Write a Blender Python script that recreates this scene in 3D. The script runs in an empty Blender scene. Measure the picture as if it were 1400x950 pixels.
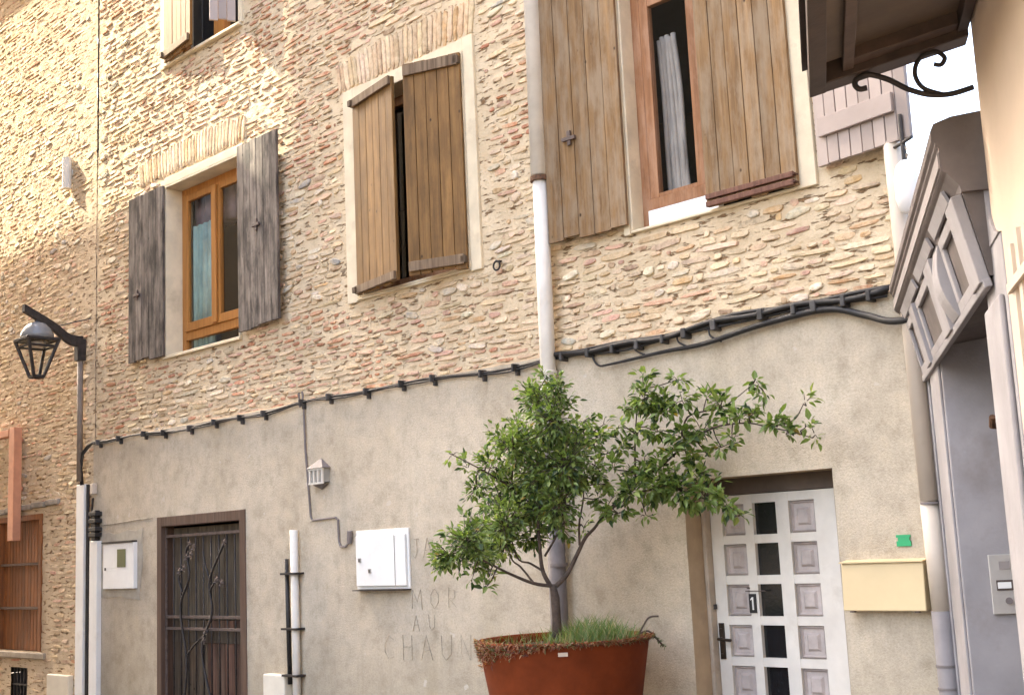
import bpy, math, random
import numpy as np
from mathutils import Vector, Matrix
random.seed(7); rng = np.random.default_rng(11)
sc = bpy.context.scene
COL = sc.collection
PI = math.pi

# ------------------------------------------------------------------ helpers
class MB:
    """collects shapes, builds ONE mesh object; every vertex carries a tint"""
    def __init__(s): s.v=[]; s.f=[]; s.c=[]
    def add(s, vs, fs, c=1.0):
        b=len(s.v); s.v+= [tuple(p) for p in vs]; s.f+= [tuple(i+b for i in f) for f in fs]
        if isinstance(c,(int,float)): c=(c,c,c)
        s.c+= [c]*len(vs); return s
    def box(s,x0,x1,y0,y1,z0,z1,c=1.0,M=None):
        vs=[Vector((x,y,z)) for x in(x0,x1) for y in(y0,y1) for z in(z0,z1)]
        if M is not None: vs=[M@p for p in vs]
        return s.add(vs,[(0,1,3,2),(4,6,7,5),(0,4,5,1),(2,3,7,6),(0,2,6,4),(1,5,7,3)],c)
    def hexa(s,a,b,c=1.0):
        """a: 4 points, b: 4 points of the opposite face, same order"""
        return s.add(list(a)+list(b),[(3,2,1,0),(4,5,6,7),(0,1,5,4),(1,2,6,5),(2,3,7,6),(3,0,4,7)],c)
    def tube(s,pts,r,n=8,c=1.0,cap=True):
        pts=[Vector(p) for p in pts]; m=len(pts)
        rs=r if isinstance(r,(list,tuple)) else [r]*m
        vs=[]; ref=None
        for i,p in enumerate(pts):
            t=(pts[min(i+1,m-1)]-pts[max(i-1,0)]).normalized()
            if ref is None: ref=Vector((0,0,1)) if abs(t.z)<.9 else Vector((1,0,0))
            u=(ref-t*ref.dot(t))
            if u.length<1e-4: u=t.orthogonal()
            u.normalize(); w=t.cross(u); ref=u
            for k in range(n):
                a=2*PI*k/n; vs.append(p+(u*math.cos(a)+w*math.sin(a))*rs[i])
        fs=[(i*n+k,i*n+(k+1)%n,(i+1)*n+(k+1)%n,(i+1)*n+k) for i in range(m-1) for k in range(n)]
        if cap: fs+=[tuple(reversed(range(n))),tuple((m-1)*n+k for k in range(n))]
        return s.add(vs,fs,c)
    def lathe(s,prof,n=32,c=1.0,o=(0,0,0),close=False):
        vs=[(o[0]+r*math.cos(2*PI*k/n),o[1]+r*math.sin(2*PI*k/n),o[2]+z) for r,z in prof for k in range(n)]
        m=len(prof)
        fs=[(i*n+k,i*n+(k+1)%n,(i+1)*n+(k+1)%n,(i+1)*n+k) for i in range(m-1) for k in range(n)]
        if close: fs+=[tuple(reversed(range(n))),tuple((m-1)*n+k for k in range(n))]
        return s.add(vs,fs,c)
    def build(s,name,mat,parent=None,smooth=False,bevel=0,loc=None,rotz=0,local=False):
        me=bpy.data.meshes.new(name)
        off=Vector((0,0,0))
        if parent is not None and not local: off=WL(parent)
        if loc is not None: off=Vector((0,0,0))
        me.from_pydata([tuple(Vector(p)-off) for p in s.v],[],s.f)
        if bevel==0 or True: me.validate()
        at=me.attributes.new('Tint','FLOAT_COLOR','POINT')
        at.data.foreach_set('color',np.array([(*c,1) for c in s.c],np.float32).ravel())
        if smooth: me.polygons.foreach_set('use_smooth',[True]*len(me.polygons))
        me.materials.append(mat)
        return link(name,me,parent,loc,rotz,bevel)

def link(name,me,parent=None,loc=None,rotz=0,bevel=0):
    o=bpy.data.objects.new(name,me); COL.objects.link(o)
    if parent is not None:
        o.parent=parent
        o['_w']=list(WL(parent))
    if loc is not None:
        o.location=Vector(loc)-(WL(parent) if parent is not None else Vector((0,0,0)))
        o['_w']=list(loc)
    o.rotation_euler=(0,0,rotz)
    if bevel:
        b=o.modifiers.new('bevel','BEVEL'); b.width=bevel; b.segments=2; b.limit_method='ANGLE'; b.angle_limit=math.radians(40)
    return o
def WL(o):
    w=o.get('_w'); return Vector(w) if w is not None else Vector(o.location)
def tag(o,label,cat,group=None,kind=None):
    if label: o['label']=label
    if cat: o['category']=cat
    if group: o['group']=group
    if kind: o['kind']=kind
    return o
def thing(name,label,cat,loc,group=None):
    o=bpy.data.objects.new(name,None); COL.objects.link(o); o.location=loc; o['_w']=list(loc)
    o.empty_display_size=.1
    return tag(o,label,cat,group)

def bez(pts,n=24):
    pts=[Vector(p) for p in pts]; out=[]
    P=[pts[0]]+pts+[pts[-1]]
    for i in range(1,len(P)-2):
        for k in range(n//max(1,len(pts)-1)+1):
            t=k/(n//max(1,len(pts)-1)+1)
            a,b_,c_,d_=P[i-1],P[i],P[i+1],P[i+2]
            out.append(.5*((2*b_)+(-a+c_)*t+(2*a-5*b_+4*c_-d_)*t*t+(-a+3*b_-3*c_+d_)*t**3))
    out.append(pts[-1]); return out
def vnoise(x,y,seed=0,oct=1):
    """smooth value noise on arrays, 0..1"""
    x=np.asarray(x,float); y=np.asarray(y,float); out=np.zeros(np.broadcast(x,y).shape); amp=1; tot=0
    for o in range(oct):
        xi=np.floor(x).astype(int); yi=np.floor(y).astype(int); fx=x-xi; fy=y-yi
        fx=fx*fx*(3-2*fx); fy=fy*fy*(3-2*fy)
        def h(a,b):
            n=(a*374761393+b*668265263+(seed+o)*974711)&0x7fffffff
            n=((n^(n>>13))*1274126177)&0x7fffffff
            return ((n^(n>>16))&0xffff)/65535.
        v=(h(xi,yi)*(1-fx)+h(xi+1,yi)*fx)*(1-fy)+(h(xi,yi+1)*(1-fx)+h(xi+1,yi+1)*fx)*fy
        out=out+v*amp; tot+=amp; amp*=.5; x=x*2.03+17.3; y=y*2.03+9.1
    return out/tot

# ------------------------------------------------------------------ materials
def newmat(name):
    m=bpy.data.materials.new(name); m.use_nodes=True; nt=m.node_tree
    return m,nt,nt.nodes['Principled BSDF']
def N(nt,t,**k):
    n=nt.nodes.new(t)
    for a,b in k.items(): setattr(n,a,b)
    return n
def coords(nt,scale=(1,1,1)):
    tc=N(nt,'ShaderNodeTexCoord'); mp=N(nt,'ShaderNodeMapping'); mp.inputs['Scale'].default_value=scale
    nt.links.new(tc.outputs['Object'],mp.inputs['Vector']); return mp.outputs['Vector']
def noise(nt,scale,detail=4,rough=.55,vec=None):
    n=N(nt,'ShaderNodeTexNoise'); n.inputs['Scale'].default_value=scale; n.inputs['Detail'].default_value=detail; n.inputs['Roughness'].default_value=rough
    if vec is not None: nt.links.new(vec,n.inputs['Vector'])
    return n.outputs['Fac']
def ramp(nt,fac,stops):
    r=N(nt,'ShaderNodeValToRGB'); e=r.color_ramp.elements
    while len(e)<len(stops): e.new(.5)
    for el,(p,c) in zip(e,stops): el.position=p; el.color=(*c,1) if len(c)==3 else c
    nt.links.new(fac,r.inputs['Fac']); return r.outputs['Color']
def mix(nt,a,b,fac,mode='MIX'):
    m=N(nt,'ShaderNodeMix',data_type='RGBA',blend_type=mode)
    for s,v in ((m.inputs[0],fac),(m.inputs[6],a),(m.inputs[7],b)):
        if hasattr(v,'is_linked') or hasattr(v,'links'): nt.links.new(v,s)
        elif isinstance(v,(int,float)): s.default_value=v
        else: s.default_value=(*v,1)
    return m.outputs[2]
def tint(nt):
    a=N(nt,'ShaderNodeAttribute'); a.attribute_name='Tint'; return a.outputs['Color']
def bump(nt,b,h,strength,dist):
    n=N(nt,'ShaderNodeBump'); n.inputs['Strength'].default_value=strength; n.inputs['Distance'].default_value=dist
    nt.links.new(h,n.inputs['Height']); nt.links.new(n.outputs['Normal'],b.inputs['Normal'])

def mat_plain(name,col,rough=.6,var=.12,scale=6,metal=0,bmp=.15,bscale=60,spec=.4,dirt=None):
    m,nt,b=newmat(name); v=coords(nt)
    d=tuple(max(0,c*(1-var*1.6)) for c in col); l=tuple(min(1,c*(1+var)) for c in col)
    c=ramp(nt,noise(nt,scale,5,.6,v),[(.3,d),(.7,l)])
    if dirt:
        c=mix(nt,c,dirt,ramp(nt,noise(nt,scale*.7,6,.7,v),[(.56,(0,0,0)),(.74,(.75,.75,.75))]))
    c=mix(nt,c,tint(nt),1,'MULTIPLY')
    nt.links.new(c,b.inputs['Base Color']); b.inputs['Roughness'].default_value=rough; b.inputs['Metallic'].default_value=metal
    b.inputs['Specular IOR Level'].default_value=spec
    if bmp: bump(nt,b,noise(nt,bscale,3,.6,v),bmp,.004)
    return m
def mat_stone():
    m,nt,b=newmat('rubble stone'); v=coords(nt)
    f=ramp(nt,noise(nt,26,5,.65,v),[(.25,(.62,.6,.57)),(.6,(1.05,1.05,1.05)),(.85,(1.3,1.28,1.22))])
    c=mix(nt,tint(nt),f,1,'MULTIPLY')
    sm=ramp(nt,noise(nt,11,6,.7,v),[(.45,(0,0,0)),(.66,(.78,.78,.78))])
    c=mix(nt,c,(.635,.515,.35),sm)
    nt.links.new(c,b.inputs['Base Color']); b.inputs['Roughness'].default_value=.92; b.inputs['Specular IOR Level'].default_value=.15
    bump(nt,b,noise(nt,55,6,.7,v),.8,.012); return m
def mat_mortar(name='lime mortar',a=(.545,.435,.285),bb=(.68,.57,.405)):
    m,nt,b=newmat(name); v=coords(nt)
    c=ramp(nt,noise(nt,3.2,7,.65,v),[(.3,a),(.7,bb)])
    c=mix(nt,c,(.40,.30,.18),ramp(nt,noise(nt,19,5,.7,v),[(.52,(0,0,0)),(.8,(.7,.7,.7))]))
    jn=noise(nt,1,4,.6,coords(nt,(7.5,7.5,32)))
    c=mix(nt,c,(.20,.115,.055),ramp(nt,jn,[(.55,(0,0,0)),(.63,(.9,.9,.9))]))  # thin brown slits: shadow of crevices between stones, painted into the mortar colour
    nt.links.new(c,b.inputs['Base Color']); b.inputs['Roughness'].default_value=.95; b.inputs['Specular IOR Level'].default_value=.1
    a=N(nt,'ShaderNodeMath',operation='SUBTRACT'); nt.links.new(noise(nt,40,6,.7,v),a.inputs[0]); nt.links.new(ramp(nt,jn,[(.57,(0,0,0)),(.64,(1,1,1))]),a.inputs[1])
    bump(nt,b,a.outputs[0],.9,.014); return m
def mat_render():
    m,nt,b=newmat('cement render'); v=coords(nt)
    c=ramp(nt,noise(nt,1.1,6,.6,v),[(.28,(.405,.350,.266)),(.5,(.472,.412,.322)),(.72,(.53,.472,.376))])
    c=mix(nt,c,(.35,.295,.20),ramp(nt,noise(nt,.9,5,.62,coords(nt,(2.6,1,.55))),[(.54,(0,0,0)),(.74,(.42,.42,.42))]))
    g=ramp(nt,noise(nt,60,5,.75,v),[(.3,(.82,.81,.79)),(.5,(1,1,1)),(.72,(1.12,1.11,1.1))])
    g=mix(nt,g,ramp(nt,noise(nt,7,6,.7,v),[(.3,(.78,.77,.74)),(.5,(1,1,1)),(.7,(1.12,1.11,1.08))]),1,'MULTIPLY')
    c=mix(nt,c,g,1,'MULTIPLY')
    # run-off marks below the cable line and damp near the foot of the wall
    st=ramp(nt,noise(nt,5,4,.6,coords(nt,(3.2,1,.16))),[(.54,(0,0,0)),(.70,(.26,.26,.26))])
    c=mix(nt,c,(.37,.32,.24),st)
    sep=N(nt,'ShaderNodeSeparateXYZ'); nt.links.new(v,sep.inputs[0])
    mr=N(nt,'ShaderNodeMapRange'); mr.inputs[1].default_value=1.1; mr.inputs[2].default_value=.1; mr.inputs[3].default_value=0; mr.inputs[4].default_value=.8
    nt.links.new(sep.outputs['Z'],mr.inputs[0])
    mm=N(nt,'ShaderNodeMath',operation='MULTIPLY'); nt.links.new(mr.outputs[0],mm.inputs[0]); nt.links.new(noise(nt,1.6,6,.65,v),mm.inputs[1])
    c=mix(nt,c,(.19,.165,.105),mm.outputs[0])
    sp=ramp(nt,noise(nt,9,2,.4,v),[(.74,(0,0,0)),(.78,(.8,.8,.8))])
    c=mix(nt,c,(.52,.48,.41),sp)
    nt.links.new(c,b.inputs['Base Color']); b.inputs['Roughness'].default_value=.93; b.inputs['Specular IOR Level'].default_value=.12
    a=N(nt,'ShaderNodeMath',operation='ADD'); nt.links.new(noise(nt,85,4,.7,v),a.inputs[0]); nt.links.new(noise(nt,4,4,.6,v),a.inputs[1])
    bump(nt,b,a.outputs[0],.55,.012); return m
def mat_wood(name,dark,light,blotch=None,ba=.5,rough=.75,knots=True):
    m,nt,b=newmat(name)
    g=noise(nt,1,6,.65,coords(nt,(38,38,1.6)))
    c=ramp(nt,g,[(.28,dark),(.5,tuple((p+q)/2 for p,q in zip(dark,light))),(.72,light)])
    if blotch is not None:
        f=ramp(nt,noise(nt,1,6,.7,coords(nt,(9,9,2.6))),[(.42,(0,0,0)),(.62,(ba,ba,ba))])
        c=mix(nt,c,blotch,f)
    if knots:
        vo=N(nt,'ShaderNodeTexVoronoi'); vo.inputs['Scale'].default_value=5; nt.links.new(coords(nt,(1.4,1.4,.9)),vo.inputs['Vector'])
        k=ramp(nt,vo.outputs['Distance'],[(.03,(1,1,1)),(.085,(0,0,0))])
        c=mix(nt,c,tuple(x*.3 for x in dark),k)
    c=mix(nt,c,tint(nt),1,'MULTIPLY')
    nt.links.new(c,b.inputs['Base Color']); b.inputs['Roughness'].default_value=rough; b.inputs['Specular IOR Level'].default_value=.25
    bump(nt,b,g,.5,.004); return m
def mat_glass(name='window glass',tintc=(.88,.9,.9),ior=1.0):
    m=bpy.data.materials.new(name); m.use_nodes=True; nt=m.node_tree; nt.nodes.remove(nt.nodes['Principled BSDF'])
    out=nt.nodes['Material Output']; t=N(nt,'ShaderNodeBsdfTransparent'); t.inputs[0].default_value=(*tintc,1)
    g=N(nt,'ShaderNodeBsdfGlossy'); g.inputs['Roughness'].default_value=.03; g.inputs['Color'].default_value=(.9,.93,.95,1)
    lw=N(nt,'ShaderNodeLayerWeight'); lw.inputs[0].default_value=.5
    pw=N(nt,'ShaderNodeMath',operation='POWER'); nt.links.new(lw.outputs['Facing'],pw.inputs[0]); pw.inputs[1].default_value=4
    f=N(nt,'ShaderNodeMath',operation='MULTIPLY_ADD'); nt.links.new(pw.outputs[0],f.inputs[0]); f.inputs[1].default_value=.6*ior; f.inputs[2].default_value=.03*ior
    mx=N(nt,'ShaderNodeMixShader'); nt.links.new(f.outputs[0],mx.inputs[0]); nt.links.new(t.outputs[0],mx.inputs[1]); nt.links.new(g.outputs[0],mx.inputs[2])
    nt.links.new(mx.outputs[0],out.inputs['Surface']); return m
def mat_leaf(name,trans=.35,rough=.42):
    m,nt,b=newmat(name)
    c=mix(nt,tint(nt),ramp(nt,noise(nt,14,3,.6,coords(nt)),[(.3,(.75,.75,.7)),(.7,(1.2,1.15,1.1))]),1,'MULTIPLY')
    nt.links.new(c,b.inputs['Base Color']); b.inputs['Roughness'].default_value=rough; b.inputs['Specular IOR Level'].default_value=.45
    t=N(nt,'ShaderNodeBsdfTranslucent'); nt.links.new(mix(nt,c,(1.3,1.5,.6),1,'MULTIPLY'),t.inputs['Color'])
    mx=N(nt,'ShaderNodeMixShader'); mx.inputs[0].default_value=trans
    nt.links.new(b.outputs[0],mx.inputs[1]); nt.links.new(t.outputs[0],mx.inputs[2]); nt.links.new(mx.outputs[0],nt.nodes['Material Output'].inputs['Surface']); return m

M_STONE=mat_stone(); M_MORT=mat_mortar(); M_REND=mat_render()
M_PLAST=mat_plain('cream plaster surround',(.64,.555,.40),.9,.1,5,bmp=.3,bscale=90,dirt=(.42,.36,.26))
M_GREYW=mat_wood('weathered grey wood',(.075,.06,.05),(.31,.26,.215),(.022,.018,.016),.9)
M_OCHRE=mat_wood('ochre varnished wood',(.14,.073,.023),(.275,.152,.05),(.09,.048,.016),.55,.6)
M_PATCH=mat_wood('worn varnished wood',(.105,.06,.026),(.27,.165,.075),(.27,.215,.15),.6,.75)
M_REDL=mat_wood('dark reddish ledge wood',(.07,.03,.02),(.19,.095,.065),None,0,.7,False)
M_DKWOOD=mat_wood('dark weathered ledge wood',(.08,.052,.032),(.25,.18,.115),None,0,.8,False)
M_FRAME=mat_wood('orange varnished frame',(.26,.105,.025),(.44,.20,.055),None,0,.45,False)
M_FRAME2=mat_wood('reddish stained frame',(.17,.075,.032),(.34,.165,.075),(.40,.24,.15),.6,.5,False)
M_BARN=mat_wood('russet plank wood',(.13,.045,.016),(.32,.13,.045),(.09,.04,.02),.4,.6,False)
M_DOORW=mat_wood('old dark door wood',(.034,.027,.02),(.165,.135,.098),(.065,.045,.035),.5,.8)
M_JAMB=mat_wood('brown door jamb',(.055,.034,.024),(.14,.092,.066),(.10,.055,.035),.5,.7,False)
M_IRON=mat_plain('dark iron',(.035,.030,.028),.6,.3,20,.2,.3,80)
M_RAIL=mat_plain('brownish grey iron',(.115,.085,.072),.6,.25,20,.1,.3,80)
M_BLACK=mat_plain('black cable sheath',(.018,.017,.017),.55,.3,20,bmp=.1)
M_CABCL=mat_plain('dark grey clip plastic',(.045,.043,.042),.6,.3,20,bmp=.1)
M_WHITE=mat_plain('white painted metal',(.74,.74,.71),.45,.05,4,bmp=.06,dirt=(.58,.55,.48))
M_CREAM=mat_plain('cream pvc pipe',(.52,.45,.37),.5,.05,4,bmp=.05,dirt=(.44,.37,.30))
M_PIPEW=mat_plain('off white pipe',(.60,.57,.51),.5,.07,5,bmp=.05,dirt=(.44,.39,.32))
M_PIPEG=mat_plain('stained grey pipe',(.62,.59,.53),.6,.08,5,bmp=.12,dirt=(.52,.47,.40))
M_CAST=mat_plain('brown grey cast iron',(.16,.14,.135),.6,.15,8,bmp=.2)
M_RUST=mat_plain('rusty band',(.12,.06,.03),.8,.3,30)
M_GLASS=mat_glass()
M_DKGLASS=mat_plain('dark textured door glass',(.013,.014,.015),.12,.3,40,bmp=.35,bscale=50,spec=.6)
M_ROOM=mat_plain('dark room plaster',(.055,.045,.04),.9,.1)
M_TEAL=mat_plain('teal grey curtain',(.27,.37,.33),.9,.2,4)
M_CURT=mat_plain('grey white curtain',(.44,.41,.37),.9,.12,5)
M_PWHITE=mat_plain('white door paint',(.66,.62,.55),.5,.07,5,bmp=.12,bscale=30,dirt=(.52,.47,.40))
M_PANEL=mat_plain('pinkish grey door panel',(.44,.385,.355),.55,.14,9,bmp=.12,dirt=(.31,.27,.25))
M_YEL=mat_plain('pale yellow metal',(.60,.475,.275),.5,.05,3,bmp=.04)
M_GREEN=mat_plain('green plastic',(.02,.30,.12),.4,.05)
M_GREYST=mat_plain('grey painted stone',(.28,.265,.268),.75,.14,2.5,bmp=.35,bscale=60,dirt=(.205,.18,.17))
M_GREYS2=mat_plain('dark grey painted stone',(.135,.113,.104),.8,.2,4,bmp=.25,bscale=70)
M_PEACH=mat_plain('peach render',(.57,.45,.335),.9,.06,2.2,bmp=.25,bscale=120)
M_DARKTIM=mat_plain('dark brown timber',(.055,.036,.026),.6,.25,9,bmp=.2)
M_SOFF=mat_plain('brown soffit board',(.115,.085,.06),.6,.25,3,bmp=.15)
M_PINKW=mat_plain('pinkish white shutter paint',(.32,.265,.235),.6,.06,5,bmp=.12)
M_TERRA=mat_plain('rust brown fibreglass',(.15,.034,.011),.7,.2,4,bmp=.15,bscale=40,spec=.06,dirt=(.10,.025,.011))
M_SOIL=mat_plain('potting soil',(.05,.03,.018),.95,.4,30,bmp=.8,bscale=40)
M_BARK=mat_plain('brown grey bark',(.075,.055,.043),.9,.3,22,bmp=.7,bscale=55)
M_LEAF=mat_leaf('citrus leaf'); M_GRASS=mat_leaf('blade leaf',.3,.6)
M_SALM=mat_plain('salmon painted steel',(.56,.27,.16),.6,.1,6,dirt=(.42,.19,.12))
M_STEEL=mat_plain('brushed steel plate',(.55,.53,.50),.35,.06,10,.6,.05)
M_LGLASS=mat_plain('frosted lamp dome',(.20,.21,.215),.25,.08,6,bmp=0)
M_LAMPP=mat_plain('brown lamp pole',(.20,.16,.125),.6,.15,10)
M_TILE=mat_plain('clay roof tile',(.33,.16,.09),.85,.25,6,bmp=.4)
M_ASPH=mat_plain('worn stone paving',(.10,.083,.065),.9,.3,12,bmp=.6,bscale=90)
M_PAVE=mat_plain('grey paving concrete',(.115,.10,.085),.9,.15,3,bmp=.4)
M_KERB=mat_plain('granite kerb',(.30,.28,.26),.85,.2,30,bmp=.3)
M_OPP=mat_plain('ochre facade render',(.60,.46,.29),.9,.1,2)
M_SCR=mat_plain('scratched cement',(.335,.30,.235),.95,.3,30)
M_BLUESH=mat_plain('brown painted shutter',(.12,.08,.05),.6,.1)
M_BRONZE=mat_plain('aged bronze',(.06,.042,.03),.4,.3,20,.5)
M_PANELW=mat_plain('white sill board',(.78,.80,.83),.45,.03,5,bmp=.03)

# ------------------------------------------------------------------ masonry
OPEN=[(-11.64,-10.27,3.79,5.60),(-8.40,-7.00,3.86,5.62),(-5.33,-4.03,3.79,6.0),(-11.60,-10.22,7.0,8.7)]
LOPEN=[(-15.74,-14.52,.70,2.30),(-15.33,-14.88,.12,.50)]
PAL={'cream':(.62,.49,.34),'sand':(.575,.43,.28),'ochre':(.51,.335,.18),'pink':(.55,.345,.25),'red':(.45,.215,.13),'grey':(.40,.375,.33),'white':(.68,.59,.46),'brown':(.38,.26,.17)}
def stones(mbv,mbf,mbc,cx,cz,w,h,prot,col,ang=0.0,p=3.0,n=12,tilt=1.0):
    """one irregular stone lying in the wall plane (y=0), bulging towards -y"""
    b=len(mbv)
    th=np.arange(n)*2*PI/n+rng.uniform(-.12,.12,n)
    c,s=np.cos(th),np.sin(th)
    k=(np.abs(c)**p+np.abs(s)**p)**(-1/p)*rng.uniform(.86,1.06,n)
    px,pz=c*k*w/2,s*k*h/2; pz=pz+px*0+rng.uniform(-.05,.05)*h
    ca,sa=math.cos(ang),math.sin(ang)
    tiltx,tiltz=rng.uniform(-.05,.05)*tilt,rng.uniform(-.12,.30)*tilt
    for sc_,y in((1.03,.03),(.96,-prot*.6),(.74,-prot)):
        X=px*sc_;Z=pz*sc_
        Y=y+(X*tiltx+Z*tiltz if y<0 else 0)+(rng.uniform(-.2,.2,n)*prot if y<0 else 0)
        for i in range(n): mbv.append((cx+X[i]*ca-Z[i]*sa,Y[i] if y<0 else y,cz+X[i]*sa+Z[i]*ca))
    mbv.append((cx,-prot*rng.uniform(.9,1.25),cz))
    for r in(0,1):
        for i in range(n):
            j=(i+1)%n; mbf.append((b+r*n+i,b+r*n+j,b+(r+1)*n+j,b+(r+1)*n+i))
    for i in range(n): mbf.append((b+2*n+i,b+2*n+(i+1)%n,b+3*n))
    v=rng.uniform(.78,1.15); cc=(col[0]*v*rng.uniform(.96,1.04),col[1]*v*rng.uniform(.96,1.04),col[2]*v*rng.uniform(.93,1.07))
    mbc.extend([cc]*(3*n+1))
def hits(x0,x1,z0,z1,ops,m=.015):
    return any(x1>a-m and x0<b+m and z1>c-m and z0<d+m for a,b,c,d in ops)
def pick(u,table):
    t=0
    for k,w in table:
        t+=w
        if u<t: return k
    return table[-1][0]
def masonry(x0,x1,z0,z1,ops,seed,arches=(),pitch=(.044,.066),red=1.0,smooth_strip=None,lowbrick=None,prot=1.0):
    V,F,Cc=[],[],[]
    z=z0
    while z<z1:
        hc=rng.uniform(*pitch)
        x=x0+rng.uniform(-.1,0)
        low=lowbrick is not None and z<lowbrick
        while x<x1:
            zc=z+hc/2; und=.05*(float(vnoise(x*.35,z*.6,seed))-.5)*2
            rf=float(vnoise(x*.55,z*1.5,seed+5,2))
            isred=rf>(.58 if x<-10.6 else (.43 if z>4.6 else .50))/red**.25
            if low: L=rng.uniform(.18,.30)
            else: L=float(np.clip(rng.lognormal(-1.82,.42),.07,.40))
            gap=rng.uniform(.012,.045); hh=hc*rng.uniform(.42,.86)
            xa,xb=x,x+L
            ok=xb<x1+.02 and xa>x0-.02 and not hits(xa,xb,zc-hh/2,zc+hh/2,ops) and not any(abs((xa+xb)/2-ax)<aw/2+L*.4 and az<zc<az+ah for ax,aw,az,ah in arches)
            if smooth_strip and xb>smooth_strip[0] and xa<smooth_strip[1] and z>smooth_strip[2]: ok=ok and rng.random()<.25
            if ok and rng.random()>.13:
                if isred and not low: hh*=.8
                u=rng.random()
                if low: k=pick(u,[('brown',.35),('sand',.3),('red',.05),('pink',.15),('cream',.15)])
                elif isred: k=pick(u,[('red',.27*red),('pink',.36*red),('sand',.17),('cream',.2)])
                else: k=pick(u,[('cream',.44),('sand',.24),('ochre',.06),('pink',.10),('white',.11),('grey',.02),('brown',.01)])
                if k in('grey','white') and rng.random()<.55 and not low: # a river cobble
                    stones(V,F,Cc,(xa+xb)/2,zc+und,min(L,.2),hc*rng.uniform(.9,1.35),rng.uniform(.010,.02)*prot,PAL[k],rng.uniform(-.25,.25),2.1)
                else:
                    stones(V,F,Cc,(xa+xb)/2,zc+und+rng.uniform(-.008,.008),L-gap,hh,rng.uniform(.001,.0105)*prot,PAL[k],rng.uniform(-.06,.06),rng.uniform(2.8,7))
            x=xb
        z+=hc
    for ax,aw,az,ah in arches:       # flat arch of bricks on edge, fanning a little
        x=ax-aw/2
        while x<ax+aw/2:
            w=rng.uniform(.05,.066); t=(x-ax)/(aw/2); hh=ah*rng.uniform(.9,1.0)*(1-.18*t*t)
            stones(V,F,Cc,x+t*.03,az+hh/2+.01,w*.95,hh,rng.uniform(.010,.016),PAL[pick(rng.random(),[('sand',.5),('ochre',.25),('cream',.25)])],-t*.16,7,12,0.0)
            x+=w
    return V,F,Cc
def raw_mesh(name,V,F,Cc,mat,parent,smooth=True):
    off=WL(parent); me=bpy.data.meshes.new(name)
    A=np.array(V,float)-np.array(off); me.from_pydata(A.tolist(),[],F)
    at=me.attributes.new('Tint','FLOAT_COLOR','POINT'); c=np.ones((len(V),4),np.float32); c[:,:3]=np.array(Cc); at.data.foreach_set('color',c.ravel())
    if smooth: me.polygons.foreach_set('use_smooth',[True]*len(me.polygons))
    me.materials.append(mat); return link(name,me,parent)
def amask(X,Z):
    m=np.zeros(X.shape,bool)
    for ax,aw,az,ah in ARCH: m|=(abs(X-ax)<aw/2+.05)&(Z>az-.02)&(Z<az+ah)
    return m
ARCH=[(-11.2,2.0,5.73,.34),(-7.72,1.75,5.75,.36)]
def grid_wall(name,x0,x1,z0,z1,y,ops,step,amp,mat,parent,seed,freq=9.):
    def lines(a,b,cuts):
        L=set(np.round(np.linspace(a,b,max(2,int((b-a)/step)+1)),4))
        for c in cuts:
            if a<c<b:
                L={q for q in L if abs(q-c)>step*.35}|{round(c,4)}
        return np.array(sorted(L|{a,b}))
    X=lines(x0,x1,[o[i] for o in ops for i in(0,1)]); Z=lines(z0,z1,[o[i] for o in ops for i in(2,3)])
    XX,ZZ=np.meshgrid(X,Z); YY=y-amp*(vnoise(XX*freq,ZZ*freq*1.4,seed,4)-.5)*2*np.where(amask(XX,ZZ),.15,1)
    V=np.stack([XX,YY,ZZ],-1).reshape(-1,3); nx=len(X); F=[]
    xc=(X[:-1]+X[1:])/2; zc=(Z[:-1]+Z[1:])/2
    for j in range(len(Z)-1):
        for i in range(nx-1):
            if any(a<xc[i]<b and c<zc[j]<d for a,b,c,d in ops): continue
            k=j*nx+i; F.append((k,k+1,k+nx+1,k+nx))
    return raw_mesh(name,V,F,np.ones((len(V),3)),mat,parent)

# ------------------------------------------------------------------ the facade house
XL,XR=-13.20,-3.289
house=thing('stone_house','old house with brick and stone upper wall, grey rendered ground floor, wooden shutters','house',(-8.3,0,0))
ARCH=[(-11.2,2.0,5.73,.34),(-7.72,1.75,5.75,.36)]
OP_ALL=OPEN
surround_zone=[(-8.58,-6.82,3.80,5.74),(-5.40,-3.84,3.77,6.1),(-11.76,-10.2,3.75,5.72),(-11.75,-10.15,6.95,8.8)]
V,F,Cc=masonry(XL,XR+.02,3.03,9.6,surround_zone,3,ARCH)
raw_mesh('stone_masonry',V,F,Cc,M_STONE,house,False)
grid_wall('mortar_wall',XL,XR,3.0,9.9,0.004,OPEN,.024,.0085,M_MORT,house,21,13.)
D1=(-11.80,-10.175,-.05,2.12); D2=(-5.035,-3.925,-.05,2.03)
grid_wall('rendered_wall',-13.20,XR,-.05,3.02,-.035,[D1,D2],.06,.004,M_REND,house,31,2.2)
b=MB(); 
b.add([(-13.2,-.035,3.02),(XR,-.035,3.02),(XR,.02,3.05),(-13.2,.02,3.05)],[(0,1,2,3)])
for (a,c,d,e),dp in ((D1,.12),(D2,.30)):   # plastered reveals of the two doorways
    b.add([(a,-.035,d),(a,-.035,e),(a,dp,e),(a,dp,d)],[(0,1,2,3)]); b.add([(c,-.035,d),(c,-.035,e),(c,dp,e),(c,dp,d)],[(3,2,1,0)])
    b.add([(a,-.035,e),(c,-.035,e),(c,dp,e),(a,dp,e)],[(0,1,2,3)])
b.build('render_edge',mat_plain('tan reveal plaster',(.40,.30,.19),.9,.12,5,bmp=.3,dirt=(.30,.22,.15)),house)
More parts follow.
